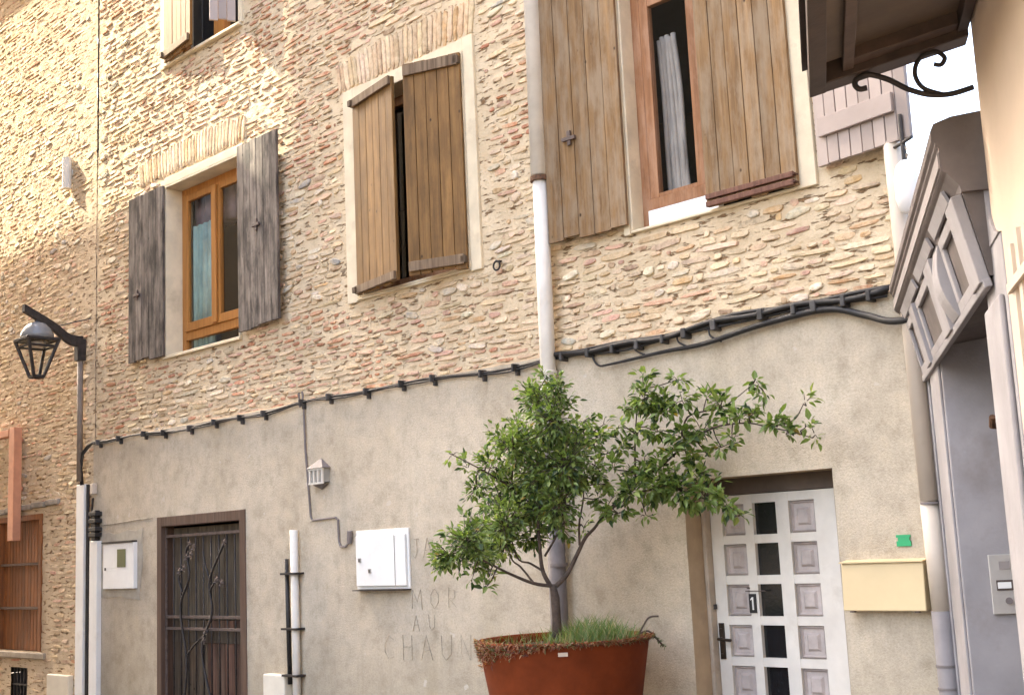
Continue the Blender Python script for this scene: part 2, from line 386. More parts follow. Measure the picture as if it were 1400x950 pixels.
# shell of the house so that the rooms are dark
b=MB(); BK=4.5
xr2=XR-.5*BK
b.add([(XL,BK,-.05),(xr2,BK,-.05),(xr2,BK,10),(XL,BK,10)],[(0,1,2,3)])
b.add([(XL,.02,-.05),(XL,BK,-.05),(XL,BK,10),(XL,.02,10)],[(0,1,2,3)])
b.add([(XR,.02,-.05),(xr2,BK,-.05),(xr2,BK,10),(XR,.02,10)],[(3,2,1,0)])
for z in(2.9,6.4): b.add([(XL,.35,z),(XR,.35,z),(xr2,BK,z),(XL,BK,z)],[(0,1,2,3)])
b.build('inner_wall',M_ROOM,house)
b=MB(); b.hexa([(XL-.02,-.45,9.9),(XR+.1,-.45,9.9),(XR-2.3,BK+.4,11.6),(XL-.02,BK+.4,11.6)],[(XL-.02,-.45,10.0),(XR+.1,-.45,10.0),(XR-2.3,BK+.4,11.7),(XL-.02,BK+.4,11.7)])
for i in range(60):
    x=XL+.1+i*.165; b.tube([(x,-.5,10.03),(x-.0,BK*.9,11.58)],.075,6)
b.build('roof',M_TILE,house)

def band(b,x0,x1,z0,z1,y0,y1): b.box(x0,x1,y0,y1,z0,z1)
def reveal(b,o,y0,y1,t=.02):
    x0,x1,z0,z1=o
    b.box(x0-t,x0,y0,y1,z0,z1); b.box(x1,x1+t,y0,y1,z0,z1); b.box(x0-t,x1+t,y0,y1,z1,z1+t); b.box(x0-t,x1+t,y0-.0,y1,z0-t,z0)
def sash(b,x0,x1,z0,z1,y,t=.065,d=.05,bot=.09):
    b.box(x0,x0+t,y,y+d,z0,z1); b.box(x1-t,x1,y,y+d,z0,z1); b.box(x0+t,x1-t,y+.002,y+d-.002,z1-t,z1); b.box(x0+t,x1-t,y+.002,y+d-.002,z0,z0+bot)
def glass(x0,x1,z0,z1,y,parent,mat=None,name='pane'):
    b=MB(); b.add([(x0,y,z0),(x1,y,z0),(x1,y,z1),(x0,y,z1)],[(0,1,2,3)]); return b.build(name,mat or M_GLASS,parent)

def shutter(name,hx,hy,z0,z1,w,ang,mat,right=False,n=5,ledges=(),label=None,thick=.03,uneven=.012,latch=None,gap=.005,ltint=1.0,lmat=None,back=False):
    """local: +x from hinge to free edge; local -y is the visible face for ang=0"""
    b=MB(); pw=w/n; sy=-1
    for i in range(n):
        ww=random.uniform(-.004,.004)
        c=random.uniform(.80,1.15); dy=random.uniform(-.002,.002)
        lo=z0+random.uniform(-uneven,uneven); hi=z1+random.uniform(-uneven,uneven)*.6
        b.box(i*pw+gap/2,(i+1)*pw-gap/2,-thick/2+dy,thick/2+dy,lo,hi,c)
    o=b.build(name,mat,house,loc=(hx,hy,0),rotz=ang,bevel=.003)
    if label: o['label']=label
    s=1 if back else -1
    for zz,hh in ledges:
        l=MB(); a0,a1=(thick/2+.002,thick/2+.03) if s>0 else (-thick/2-.03,-thick/2-.002)
        l.box(.015 if lmat is not M_PINKW else .045,w-(.015 if lmat is not M_PINKW else .09),a0,a1,zz,zz+hh,ltint); 
        if lmat is not M_PINKW: l.box(.0,.05,a0-.02*1,a1+.0,zz+.01,zz+hh-.012,.6*ltint)
        l.build('ledge',lmat or M_DKWOOD,o,bevel=.004,local=True)
    if latch:
        lx,lz=latch; l=MB(); y=-thick/2 if s<0 else thick/2
        l.box(lx-.06,lx+.06,y+s*.004,y+s*.03,lz-.014,lz+.014); l.box(lx-.015,lx+.015,y+s*.004,y+s*.022,lz-.05,lz+.06)
        l.build('latch',M_RAIL,o,bevel=.003,local=True)
    return o

# --- window with grey shutters (first floor, left)
o=OPEN[0]; x0,x1,z0,z1=o
f=MB(); fy=.17
f.box(x0,x0+.07,fy,fy+.07,z0,z1); f.box(x1-.07,x1,fy,fy+.07,z0,z1); f.box(x0+.07,x1-.07,fy+.002,fy+.068,z1-.08,z1)
f.box(x0+.07,x1-.07,fy+.002,fy+.068,z0+.16,z0+.25); f.box(x0+.07,x1-.07,fy+.002,fy+.068,z0,z0+.03)
cx=(x0+x1)/2
sash(f,x0+.075,cx+.01,z0+.25,z1-.085,fy-.025,.07); sash(f,cx-.01+.02,x1-.075,z0+.25,z1-.085,fy-.021,.07)
f.box(cx-.035,cx+.05,fy-.05,fy-.027,z0+.26,z1-.1)
w1=f.build('window',M_FRAME,house,bevel=.004); w1['label']='orange varnished double window between grey shutters'
glass(x0+.14,cx-.055,z0+.335,z1-.15,fy+.0,w1); glass(cx+.075,x1-.14,z0+.335,z1-.15,fy+.004,w1); glass(x0+.07,x1-.07,z0+.03,z0+.16,fy+.03,w1)
s=MB(); reveal(s,o,-.028,.30); band(s,x0-.115,x0-.021,z0-.02,z1+.1,-.022,.02); band(s,x0-.02,x1+.1,z1+.021,z1+.115,-.026,.02); s.box(x0-.06,x1+.02,-.036,.1,z0-.034,z0-.021)
s.build('surround',M_PLAST,w1,bevel=.006)
c=MB()
for i in range(7): c.tube([(x0+.16+i*.052,fy+.075+.018*(i%2),z0+.05),(x0+.16+i*.052,fy+.075+.018*(i%2),z1-.42)],.034,8)
c.build('curtain',M_TEAL,w1,smooth=True)
c=MB(); 
for i in range(6): c.tube([(x0+.10+i*.2,fy+.22,z0+1.38+.0),(x0+.10+i*.2,fy+.22,z1-.02)],.11,8)
c.build('valance',mat_plain('brown purple cloth',(.22,.16,.16),.9,.2,5),w1,smooth=True)
shutter('shutter',x0+.01,-.055,z0+.01,z1+.02,.70,PI+.0+.02,M_GREYW,n=5,label='weathered grey shutter left of the orange window',back=True,latch=(.5,z0+.72),uneven=.02)
shutter('shutter',x1+.09,-.075,z0+.03,z1+.06,.70,-.03,M_GREYW,n=6,label='blotched grey plank shutter right of the orange window',latch=(.36,z0+1.0),uneven=.02)

# --- window with half-open ochre shutters (first floor, middle)
o=OPEN[1]; x0,x1,z0,z1=o
f=MB(); fy=.2
f.box(x0,x0+.07,fy,fy+.07,z0,z1); f.box(x1-.07,x1,fy,fy+.07,z0,z1); f.box(x0+.07,x1-.07,fy+.002,fy+.068,z1-.08,z1); f.box(x0+.07,x1-.07,fy+.002,fy+.068,z0,z0+.12); f.box((x0+x1)/2-.06,(x0+x1)/2+.06,fy-.01,fy+.06,z0+.12,z1-.08)
w2=f.build('window',M_FRAME2,house,bevel=.004)
glass(x0+.07,(x0+x1)/2-.06,z0+.12,z1-.08,fy+.03,w2); glass((x0+x1)/2+.06,x1-.07,z0+.12,z1-.08,fy+.03,w2)
s=MB(); reveal(s,o,-.028,.32); band(s,x0-.16,x0-.021,z0-.05,z1+.13,-.024,.02); band(s,x1+.021,x1+.14,z0-.05,z1+.13,-.024,.02); band(s,x0-.02,x1+.02,z1+.021,z1+.128,-.022,.02); s.box(x0-.02,x1+.02,-.03,.1,z0-.04,z0-.021)
s.build('surround',M_PLAST,w2,bevel=.006)
shutter('shutter',x0+.03,-.05,z0-.01,z1-.01,.70,-math.radians(10),M_OCHRE,n=6,ledges=((z1-.085,.075),(z0+.0,.07)),label='ochre shutter leaf hinged on the left, ajar')
shutter('shutter',x1+.02,-.05,z0-.02,z1-.0,.53,PI+math.radians(20),M_OCHRE,n=5,ledges=((z1-.11,.09),(z0+.005,.08)),label='ochre shutter leaf hinged on the right, ajar',back=True)

# --- window with worn shutters (first floor, right)
o=OPEN[2]; x0,x1,z0,z1=o; z1v=5.62
OP3=(x0,x1,z0,z1)
f=MB(); fy=.10
f.box(x0,x0+.075,fy,fy+.07,z0,z1); f.box(x1-.07,x1,fy,fy+.07,z0,z1)
f.box(x0+.075,x1-.07,fy+.002,fy+.068,5.50,5.58); f.box(x0+.075,x1-.07,fy+.002,fy+.068,5.9,6.0)
f.box(x0+.075,-4.66,fy-.03,fy+.06,z0+.135,z0+.215)
sash(f,x0+.085,-4.765,z0+.22,5.49,fy-.012,.075,.055,.03)
w3=f.build('window',M_FRAME2,house,bevel=.004); w3['label']='reddish framed window with a white board under it, one sash in view'
glass(x0+.16,-4.84,z0+.25,5.415,fy+.012,w3,mat_glass('dark window glass',(.8,.8,.8),.5))
p=MB(); p.box(x0+.078,-4.66,fy-.04,fy+.02,z0+.002,z0+.132); p.build('sill_board',M_PANELW,w3,bevel=.004)
s=MB(); reveal(s,o,-.028,.28); band(s,x0-.075,x0-.021,z0-.03,z1,-.035,.02); band(s,x1+.021,x1+.16,z0-.02,z1+.1,-.026,.02)
s.build('surround',M_PLAST,w3,bevel=.006)
c=MB()
for i in range(7):
    xx=x0+.15+i*.024; j=random.uniform(-.012,.012)
    c.tube(bez([(xx+j+i*.004,fy+.13+.018*(i%3),z0+.1),(xx-j+.006,fy+.13+.016*((i+1)%3),4.3),(xx+j*.6,fy+.13+.018*(i%3),4.8),(xx-j-i*.003,fy+.135,5.2+.02*(i%2))],12),.02,8)
c.build('curtain',M_CURT,w3,smooth=True)
h=MB(); h.tube([(-4.82,fy+.22,z0+.55),(-4.66,fy+.2,z0+.56)],.011,8); h.build('towel_rail',M_STEEL,w3)
shutter('shutter',x0-.01,-.06,z0+.04,z1,.71,PI+math.radians(3.5),M_PATCH,n=5,label='worn brown shutter folded back against the wall beside the drainpipe',back=True,latch=(.46,4.56),uneven=.015)
shutter('shutter',x1+.05,-.045,z0+.0,z1,.69,PI+.01,M_PATCH,n=6,ledges=((z0+.0,.035),(z0+.05,.035)),lmat=M_REDL,label='worn brown shutter drawn across the window opening',back=True)

# --- second floor window (upper left)
o=OPEN[3]; x0,x1,z0,z1=o
f=MB(); fy=.16
f.box(x0,x0+.07,fy,fy+.07,z0,z1); f.box(x1-.07,x1,fy,fy+.07,z0,z1); f.box(x0+.07,x1-.07,fy+.002,fy+.068,z0,z0+.1); cx=(x0+x1)/2+.08
f.box(cx-.09,cx+.09,fy-.03,fy+.06,z0+.1,z1)
w0=f.build('window',M_FRAME,house,bevel=.004)
glass(x0+.07,cx-.09,z0+.1,z1,fy+.03,w0); glass(cx+.09,x1-.07,z0+.1,z1,fy+.03,w0)
s=MB(); reveal(s,o,-.028,.30); band(s,x0-.15,x0-.021,z0-.05,z1,-.026,.02); band(s,x1+.021,x1+.06,z0-.02,z1,-.026,.02); s.box(x0-.05,x1+.04,-.05,.1,z0-.05,z0-.021)
s.build('surround',M_PLAST,w0,bevel=.006)
shutter('shutter',x0-.01,-.05,z0-.02,z1,.66,-math.radians(6),mat_wood('amber varnished wood',(.10,.047,.012),(.20,.10,.027),None,0,.6,False),n=6,ledges=((z0+.02,.08),),label='ochre shutter leaf half closed on the upper window')
shutter('shutter',x1-.02,-.04,z0-.0,z1,.26,PI+math.radians(62),M_PINKW,n=3,label='narrow pinkish shutter leaf standing out from the upper window',back=True)

# --- white shutter by the corner
shutter('shutter',-3.825,-.055,3.86,6.0,.67,-math.radians(8),M_PINKW,n=8,ledges=((4.03,.12),),label='pinkish white plank shutter with a thick ledge',uneven=.003,lmat=M_PINKW,gap=.006)

# --- plank door behind iron grille
x0,x1,_,zt=D1
d=MB()
nx=9; pw=(x1-x0-.2)/nx
for i in range(nx):
    c=random.uniform(.75,1.2); d.box(x0+.1+i*pw+.003,x0+.1+(i+1)*pw-.003,.09+random.uniform(0,.006),.12,1.08,zt-.12,(c,c,c*.95))
for i in range(nx):
    c=random.uniform(.75,1.2); r=1.0 if i<4 else random.uniform(.95,1.2)
    d.box(x0+.1+i*pw+.003,x0+.1+(i+1)*pw-.003,.09+random.uniform(0,.006),.12,0,1.075,(c*r,c*.8,c*.76) if i>=4 else (c*.95,c*.9,c*.85))
d.box(x0+.1,x1-.1,.08,.10,.86,.98,.8)
door=d.build('door',M_DOORW,house,bevel=.003); door['label']='dark plank door behind an iron grille'
fr=MB(); fr.box(x0-.0,x0+.085,-.045,.11,0,zt); fr.box(x1-.10,x1,-.045,.11,0,zt); fr.box(x0+.085,x1-.10,-.043,.11,zt-.10,zt)
fr.build('door_frame',M_JAMB,door,bevel=.006)
g=MB()
for zz in(1.905,1.10,.985,.25): g.box(x0+.087,x1-.102,.0,.022,zz,zz+.028)
for xx in(x0+.09,x1-.125): g.box(xx,xx+.02,.0,.02,.05,zt-.11)
g.build('grille_rail',M_RAIL,door,bevel=.003)
g=MB(); 
for i in range(9): 
    xx=x0+.24+i*(x1-x0-.5)/8.; g.tube([(xx,.012,.1),(xx,.012,1.90)],.008,6)
X=lambda t:x0+.09+t*(x1-x0-.2)
g.tube(bez([(X(.26),-.01,.28),(X(.30),-.012,.7),(X(.22),-.012,1.2),(X(.34),-.012,1.5),(X(.30),-.012,1.75),(X(.36),-.012,1.83)]),.012,6)
g.tube(bez([(X(.62),-.01,.3),(X(.5),-.012,.8),(X(.63),-.012,1.15),(X(.60),-.012,1.45),(X(.72),-.012,1.7),(X(.80),-.012,1.82)]),.012,6)
g.tube(bez([(X(.61),-.012,1.45),(X(.55),-.012,1.62),(X(.52),-.012,1.75)],12),.010,6)
g.tube(bez([(X(.60),-.012,1.35),(X(.68),-.012,1.46),(X(.76),-.012,1.44)],12),.010,6)
g.tube(bez([(X(.31),-.012,.75),(X(.42),-.012,.86),(X(.58),-.012,.98)],12),.010,6)
g.tube(bez([(X(.25),-.012,1.35),(X(.2),-.012,1.5),(X(.27),-.012,1.6)],12),.010,6)
g.build('grille',M_IRON,door,smooth=True)
for (t,z) in ((.35,1.83),(.41,1.80),(.28,1.60),(.22,1.57),(.37,1.73),(.31,1.70),(.76,1.44),(.70,1.47),(.80,1.83),(.56,.99),(.53,.9)):
    fl=MB()
    for k in range(5):
        a=2*PI*k/5; fl.add([(X(t),-.03,z),(X(t)+.034*math.cos(a-.4),-.016,z+.034*math.sin(a-.4)),(X(t)+.048*math.cos(a),-.03,z+.048*math.sin(a)),(X(t)+.034*math.cos(a+.4),-.016,z+.034*math.sin(a+.4))],[(0,1,2,3)])
    fl.build('grille_flower',M_RAIL,door)

# --- white panelled door
x0,x1,_,zt=D2
LX0,LX1=-5.0,-4.06; yb=.19
d=MB(); cols=((-4.908,-4.730),(-4.664,-4.487),(-4.393,-4.205)); zr=[(1.66-.258*i,1.66-.258*i+.202) for i in range(7)]
xs=[LX0,cols[0][0],cols[0][1],cols[1][0],cols[1][1],cols[2][0],cols[2][1],LX1]
for k in(0,2,4,6): d.box(xs[k],xs[k+1],yb,yb+.05,0,1.92)
zs=[0]+[q for r in reversed(zr) for q in r]+[1.92]
for a,bq in cols:
    for k in range(0,len(zs),2): d.box(a,bq,yb+.003,yb+.047,zs[k],zs[k+1])
wd=d.build('door',M_PWHITE,house); wd['label']='white panelled door with a middle column of dark panes'
fr=MB(); fr.box(x0,LX0-.004,yb-.06,yb+.06,0,zt); fr.box(LX1+.004,x1,yb-.012,yb+.06,0,zt); hb=MB(); hb.box(LX0-.004,LX1+.004,yb-.012,yb+.06,1.925,zt)
fr.build('door_frame',mat_plain('worn beige frame',(.42,.35,.27),.7,.14,6,dirt=(.30,.2,.13)),wd,bevel=.006)
hb.build('door_head',mat_plain('head board in painted shade',(.10,.075,.058),.8,.15),wd)  # dark tone paints the lintel's shadow onto the top of the frame
for ci,(a,bq) in enumerate(cols):
    for r0,r1 in zr:
        if ci==1:
            glass(a,bq,r0,r1,yb+.03,wd,M_DKGLASS); continue
        p=MB(); ix=(a+bq)/2; iz=(r0+r1)/2; hw=(bq-a)/2; hz=(r1-r0)/2
        rings=[(1,.028),(.88,.012),(.78,.028),(.55,.028),(.40,.012),(.30,.012)]
        vs=[]; 
        for s_,yy in rings: vs+=[(ix+sx*(hw*s_ if s_==1 else hw-hz*(1-s_)),yb+yy,iz+sz*hz*s_) for sx,sz in((-1,-1),(1,-1),(1,1),(-1,1))]
        fs=[(r*4+k,r*4+(k+1)%4,(r+1)*4+(k+1)%4,(r+1)*4+k) for r in range(len(rings)-1) for k in range(4)]+[tuple((len(rings)-1)*4+k for k in range(4))]
        p.add(vs,fs,random.uniform(.9,1.08)); p.build('panel',M_PANEL,wd)
hd=MB(); hd.box(-4.985,-4.945,yb-.012,yb-.002,.87,1.10,.8); hd.tube([(-4.965,yb-.012,1.0),(-4.965,yb-.055,1.0),(-4.86,yb-.06,.995)],.010,8)
for zz in(.905,1.065): hd.lathe([(.001,0),(.012,.0)],8,o=(-4.965,yb-.02,zz))
hd.build('handle',M_BRONZE,wd,bevel=.003)
nb=MB(); nb.box(-4.735,-4.682,yb-.008,yb-.001,1.165,1.285); np_=nb.build('number_plate',M_BLACK,wd)
n1=MB(); n1.box(-4.710,-4.700,yb-.012,yb-.0085,1.185,1.265); n1.add([(-4.710,yb-.011,1.265),(-4.722,yb-.011,1.252),(-4.722,yb-.011,1.244),(-4.710,yb-.011,1.252)],[(0,1,2,3)]); n1.build('digit_one',M_WHITE,np_)
cr=MB(); cr.box(-4.76,-4.61,yb-.006,yb-.001,1.30,1.306); cr.box(-4.745,-4.725,yb-.008,yb-.001,1.318,1.326); cr.build('letter_slot',M_RAIL,wd)
hg=MB(); hg.tube([(-5.0,yb-.015,1.19),(-5.0,yb-.015,1.22)],.014,8); hg.build('hinge',M_IRON,wd)

# --- writing scratched in the render
G=MB()
def stroke(ox,oz,h,pts,y=-.0408):
    q=[(ox+px*h*.75+random.uniform(-.004,.004),y,oz+pz*h+random.uniform(-.004,.004)) for px,pz in pts]
    G.tube(q,[random.uniform(.0014,.0028) for _ in q],5)
LET={'J':[[(.7,1),(.72,.3),(.5,0),(.2,.15)],[(.4,1),(.95,.98)]],'A':[[(0,0),(.45,1),(.9,0)],[(.2,.38),(.72,.40)]],'M':[[(0,0),(.08,1),(.5,.35),(.9,1),(1,0)]],'O':[[(.5,1),(.1,.7),(.1,.3),(.5,0),(.85,.3),(.85,.7),(.5,1)]],'R':[[(.05,0),(.08,1),(.7,.85),(.6,.5),(.1,.45),(.85,0)]],
 'U':[[(.05,1),(.08,.25),(.4,0),(.8,.25),(.85,1)]],'C':[[(.85,.85),(.45,1),(.1,.6),(.1,.3),(.4,0),(.8,.1)]],'H':[[(.05,0),(.05,1)],[(.8,0),(.82,1)],[(.05,.5),(.8,.52)]],'N':[[(0,0),(.05,1),(.75,0),(.8,1)]]}
for txt,x,z,h,pitch in (('JA',-7.80,1.60,.15,.16),('MOR',-7.80,1.20,.155,.215),('AU',-7.80,1.03,.12,.19),('CHAUN',-8.17,.80,.19,.232)):
    for i,chh in enumerate(txt):
        G=MB()
        for st in LET[chh]: stroke(x+i*pitch,z+i*.004,h,st)
        G.build('scratched_letter',M_SCR,house)
b=MB()
for k in range(46):   # chipped seam left of the plank door
    pass
b.tube([(-13.06,-.036,2.09),(-12.6,-.037,2.10),(-12.2,-.037,2.115),(-11.9,-.036,2.12)],.006,5); b.build('render_crack',M_SCR,house)

b=MB(); rr=random.Random(4)
ring=[]
for (xa,za,xb,zb,k) in((-13.07,1.33,-12.20,1.30,6),(-12.20,1.30,-12.17,2.02,5),(-12.17,2.02,-13.07,1.99,6),(-13.07,1.99,-13.07,1.33,4)):
    for i in range(k): ring.append((xa+(xb-xa)*i/k+rr.uniform(-.03,.02)+.07,-.0415,za+(zb-za)*i/k+rr.uniform(-.02,.02)))
b.add(ring,[tuple(range(len(ring)))]); b.add([(x_,-.03,z_) for x_,_,z_ in ring],[])
n=len(ring); b.f+=[(i,i+n,(i+1)%n+n,(i+1)%n) for i in range(n)]
b.build('render_patch',mat_plain('repair mortar',(.40,.365,.295),.95,.14,7,bmp=.5,bscale=50,dirt=(.31,.27,.20)),house)
# ------------------------------------------------------------------ house to the left
nh=thing('stone_house','left neighbouring house with pale smeared rubble wall and russet slatted window','house',(-17.3,0,0))
V,F,Cc=masonry(-21.4,-13.26,0,10.2,[(-15.86,-14.42,.66,2.42),(-15.4,-14.8,.08,.56),(-14.42,-13.82,.05,.50)],17,(),(.046,.068),.55,(-13.56,-13.24,4.4),2.33,.8)
raw_mesh('stone_masonry',V,F,Cc,M_STONE,nh,False)
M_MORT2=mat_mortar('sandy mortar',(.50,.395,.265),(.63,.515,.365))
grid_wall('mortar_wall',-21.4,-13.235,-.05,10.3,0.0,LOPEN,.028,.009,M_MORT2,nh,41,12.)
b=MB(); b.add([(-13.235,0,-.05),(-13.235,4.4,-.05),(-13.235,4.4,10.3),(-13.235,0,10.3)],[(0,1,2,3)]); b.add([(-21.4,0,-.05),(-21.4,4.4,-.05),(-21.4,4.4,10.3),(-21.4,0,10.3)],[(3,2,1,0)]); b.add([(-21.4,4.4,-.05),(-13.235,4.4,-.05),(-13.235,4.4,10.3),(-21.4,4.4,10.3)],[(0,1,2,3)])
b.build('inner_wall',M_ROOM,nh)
b=MB(); b.hexa([(-21.6,-.45,10.3),(-13.24,-.45,10.3),(-13.24,4.8,12),(-21.6,4.8,12)],[(-21.6,-.45,10.4),(-13.24,-.45,10.4),(-13.24,4.8,12.1),(-21.6,4.8,12.1)]); b.build('roof',M_TILE,nh)
MB().box(-13.24,-13.195,.004,.2,-.05,6.35).build('joint_fill',M_MORT2,nh)
x0,x1,z0,z1=LOPEN[0]
w=MB(); n=13; pw=(x1-x0-.12)/n
for i in range(n): w.box(x0+.06+i*pw+.006,x0+.06+(i+1)*pw-.006,.045,.07,z0,z1-.06,random.uniform(.7,1.2))
ww=w.build('window',M_BARN,nh); ww['label']='russet slatted shutter window with two dark bars'
w=MB(); w.box(x0,x0+.06,-.02,.09,z0,z1); w.box(x1-.07,x1,-.02,.09,z0,z1); w.box(x0+.06,x1-.07,-.018,.09,z1-.07,z1); w.build('window_frame',M_BARN,ww,bevel=.004)
for zz in(1.70,1.18): 
    w=MB(); w.box(x0+.06,x1-.07,.0,.035,zz,zz+.03); w.build('bar',M_JAMB,ww)
w=MB(); w.box(x0-.3,x1+.12,-.03,.12,z0-.09,z0-.015,.9); w.build('sill',mat_plain('worn stone sill',(.36,.31,.24),.9,.2,10),ww,bevel=.012)
w=MB(); 
for i in range(5): w.box(x0-.12+i*.36,x0+.22+i*.36,-.035-.006*(i%2),.08,2.335+i*.012,2.40+i*.012,random.uniform(.8,1.1))
w.build('lintel',mat_plain('grey slate slab',(.30,.27,.23),.9,.2,12,bmp=.5),nh,bevel=.012)
x0,x1,z0,z1=LOPEN[1]
w=MB(); w.box(x0,x1,.12,.16,z0,z1,.6)
for i in range(5): w.box(x0+.03+i*.09,x0+.05+i*.09,.02,.04,z0,z1)
w.box(x0,x1,.018,.042,.29,.31); w.build('vent_grate',M_IRON,nh)

# ------------------------------------------------------------------ things on the walls
# cable bundle along the top of the render
cb=thing('cable_bundle','black bundle of cables running along the top of the grey render','cable',(-8.3,-.05,3.0))
xs=np.linspace(-13.15,-3.45,60)
def cz(x): return 3.0+.02*math.sin(x*1.3)+.012*math.sin(x*4.1+1)
def crad(x): return .016+.026*max(0,min(1,(x+7)/1.8))
c=MB()
p=[(-13.42,-.065,2.56),(-13.43,-.07,2.75),(-13.39,-.07,2.92),(-13.27,-.07,2.985)]+[(x,-.066,cz(x)) for x in xs]
c.tube(p,[.018]*4+[.0125+.003*math.sin(i*.9) for i in range(60)],8)
p=[(-13.36,-.075,2.56),(-13.37,-.09,2.75),(-13.34,-.09,2.89),(-13.25,-.08,2.955)]+[(x,-.072,cz(x)-.014+.010*math.sin(x*6)) for x in xs]
c.tube(p,.008,7)
xs2=np.linspace(-6.1,-3.42,30)
c.tube([(x,-.09,cz(x)+.010+.012*math.sin(x*9)) for x in xs2],.018,8)
c.tube([(x,-.06,cz(x)+.028+.01*math.sin(x*7+2)) for x in xs2],.014,8)
c.build('cable',M_BLACK,cb,smooth=True)
c=MB()
q=bez([(-5.75,-.06,2.99),(-5.68,-.075,2.885),(-5.55,-.075,2.875),(-5.1,-.075,2.895),(-4.75,-.08,2.90),(-4.3,-.085,2.955),(-3.85,-.085,2.975),(-3.6,-.085,2.90),(-3.42,-.13,2.83),(-3.27,-.14,2.82)],60)
c.tube(q,[.008+.013*min(1,max(0,(i-12)/26)) for i in range(len(q))],8)
for xx in(-5.35,-4.98,-4.72): c.tube(bez([(xx,-.07,3.0),(xx+.02,-.08,2.94),(xx+.1,-.078,2.895)],10),.007,6)
c.build('slack_cable',M_BLACK,cb,smooth=True)
for x in list(np.arange(-13.0,-6.4,.47)+rng.uniform(-.08,.08,15)[:len(np.arange(-13.0,-6.4,.47))])+[-6.0,-5.75,-5.52,-5.3,-5.08,-4.9,-4.66,-4.3,-4.06,-3.92,-3.72,-3.55]:
    k=MB(); r=.010 if x<-6.2 else random.uniform(.012,.02)
    k.box(x-r,x+r,-.115,-.034,cz(x)-.03-r*.6,cz(x)+.02+r*.4,random.uniform(.6,1.6))
    if x<-6.2: k.box(x-.009,x+.012,-.075,-.034,cz(x)-.065,cz(x)-.028)
    k.build('clip',M_CABCL,cb,bevel=.006)

o=MB().box(-13.55,-13.365,-.065,-.012,0,2.57)
tag(o.build('cable_cover',M_WHITE,bevel=.008),'taller of the two flat white cable covers, with a black cable beside it','cable cover')
t=thing('cable_cover','shorter flat white cable cover, right of the taller one','cable cover',(-13.18,-.06,0))
MB().box(-13.195,-13.10,-.08,-.037,0,1.93).build('cover_strip',M_WHITE,t,bevel=.006)
MB().box(-13.085,-12.99,-.095,-.037,0,1.925,.96).build('cover_strip',M_WHITE,t,bevel=.006)
t=thing('wall_cable','black vertical cables with a connector and small cream cap left of the meter box','cable',(-13.215,-.06,0))
MB().tube([(-13.295,-.05,0),(-13.295,-.05,2.56)],.02,8).build('cable',M_BLACK,t)
MB().tube(bez([(-13.165,-.06,1.93),(-13.185,-.06,2.2),(-13.135,-.07,2.4)],8),.012,8).build('cable',M_BLACK,t)
k=MB()
for zz in(1.97,2.03,2.12,2.2): k.box(-13.145,-12.985,-.12,-.037,zz,zz+.045,random.uniform(.8,1.5))
k.box(-13.115,-13.035,-.10,-.037,1.93,2.26); k.build('connector',M_BLACK,t,bevel=.006)
MB().box(-13.175,-13.105,-.09,-.037,2.44,2.56).build('cap',M_CREAM,t,bevel=.008)

# street lamp
t=thing('street_lamp','dark street lamp with tapered glass lantern hanging from a curved wall arm','street lamp',(-13.5,-.08,2.6))
MB().tube([(-13.44,-.08,2.60),(-13.45,-.08,4.02)],.033,10).build('pole',M_LAMPP,t,smooth=True)
a=MB(); a.box(-13.495,-13.41,-.13,-.03,3.98,4.23)
pts=bez([(-13.45,-.06,4.20),(-13.45,-.22,4.22),(-13.44,-.42,4.35),(-13.43,-.76,4.52)],16)
for i in range(len(pts)-1):
    p,q=pts[i],pts[i+1]; h0=.062-.022*i/len(pts); h1=.062-.022*(i+1)/len(pts); wd_=.035
    a.hexa([(p.x-wd_,p.y,p.z-h0),(p.x+wd_,p.y,p.z-h0),(p.x+wd_,p.y,p.z+h0),(p.x-wd_,p.y,p.z+h0)],[(q.x-wd_,q.y,q.z-h1),(q.x+wd_,q.y,q.z-h1),(q.x+wd_,q.y,q.z+h1),(q.x-wd_,q.y,q.z+h1)])
a.build('arm',M_IRON,t)
LX,LY=-13.43,-.60
MB().tube([(LX,LY,4.32),(LX,LY,4.46)],.03,8).build('hanger',M_IRON,t)
rod=MB(); rod.tube([(-13.45,-.35,4.36),(-13.33,-.01,4.46)],.007,6); rod.build('stay_rod',M_IRON,t)
ln=MB(); zt,zb=4.17,3.76; ht,hb=.175,.055
for sx,sy in((-1,-1),(1,-1),(1,1),(-1,1)): ln.tube([(LX+sx*ht,LY+sy*ht,zt),(LX+sx*hb,LY+sy*hb,zb)],.019,6)
for (hh,z,r) in((ht,zt,.022),(ht*.86,zt-.075,.014),(hb,zb,.02)):
    for k in range(4):
        s4=((-1,-1),(1,-1),(1,1),(-1,1)); A=s4[k];B=s4[(k+1)%4]; ln.tube([(LX+A[0]*hh,LY+A[1]*hh,z),(LX+B[0]*hh,LY+B[1]*hh,z)],r,6)
lan=ln.build('lantern',M_IRON,t)
dm=MB(); dm.lathe([(.185,0),(.175,.06),(.145,.12),(.10,.17),(.03,.20)],20,o=(LX,LY,zt+.01),close=True); dm.build('dome',M_LGLASS,lan,smooth=True)
gl=MB(); i_=.006; gl.hexa([(LX-hb,LY-hb,zb),(LX+hb,LY-hb,zb),(LX+hb,LY+hb,zb),(LX-hb,LY+hb,zb)],[(LX-ht+i_,LY-ht+i_,zt-.01),(LX+ht-i_,LY-ht+i_,zt-.01),(LX+ht-i_,LY+ht-i_,zt-.01),(LX-ht+i_,LY+ht-i_,zt-.01)]); gl.build('lantern_glass',mat_glass('lantern glass',(.9,.9,.88),.5),lan)
MB().lathe([(.09,0),(.09,.05),(.05,.06)],16,o=(LX,LY,zt-.075),close=True).build('reflector',M_STEEL,lan)

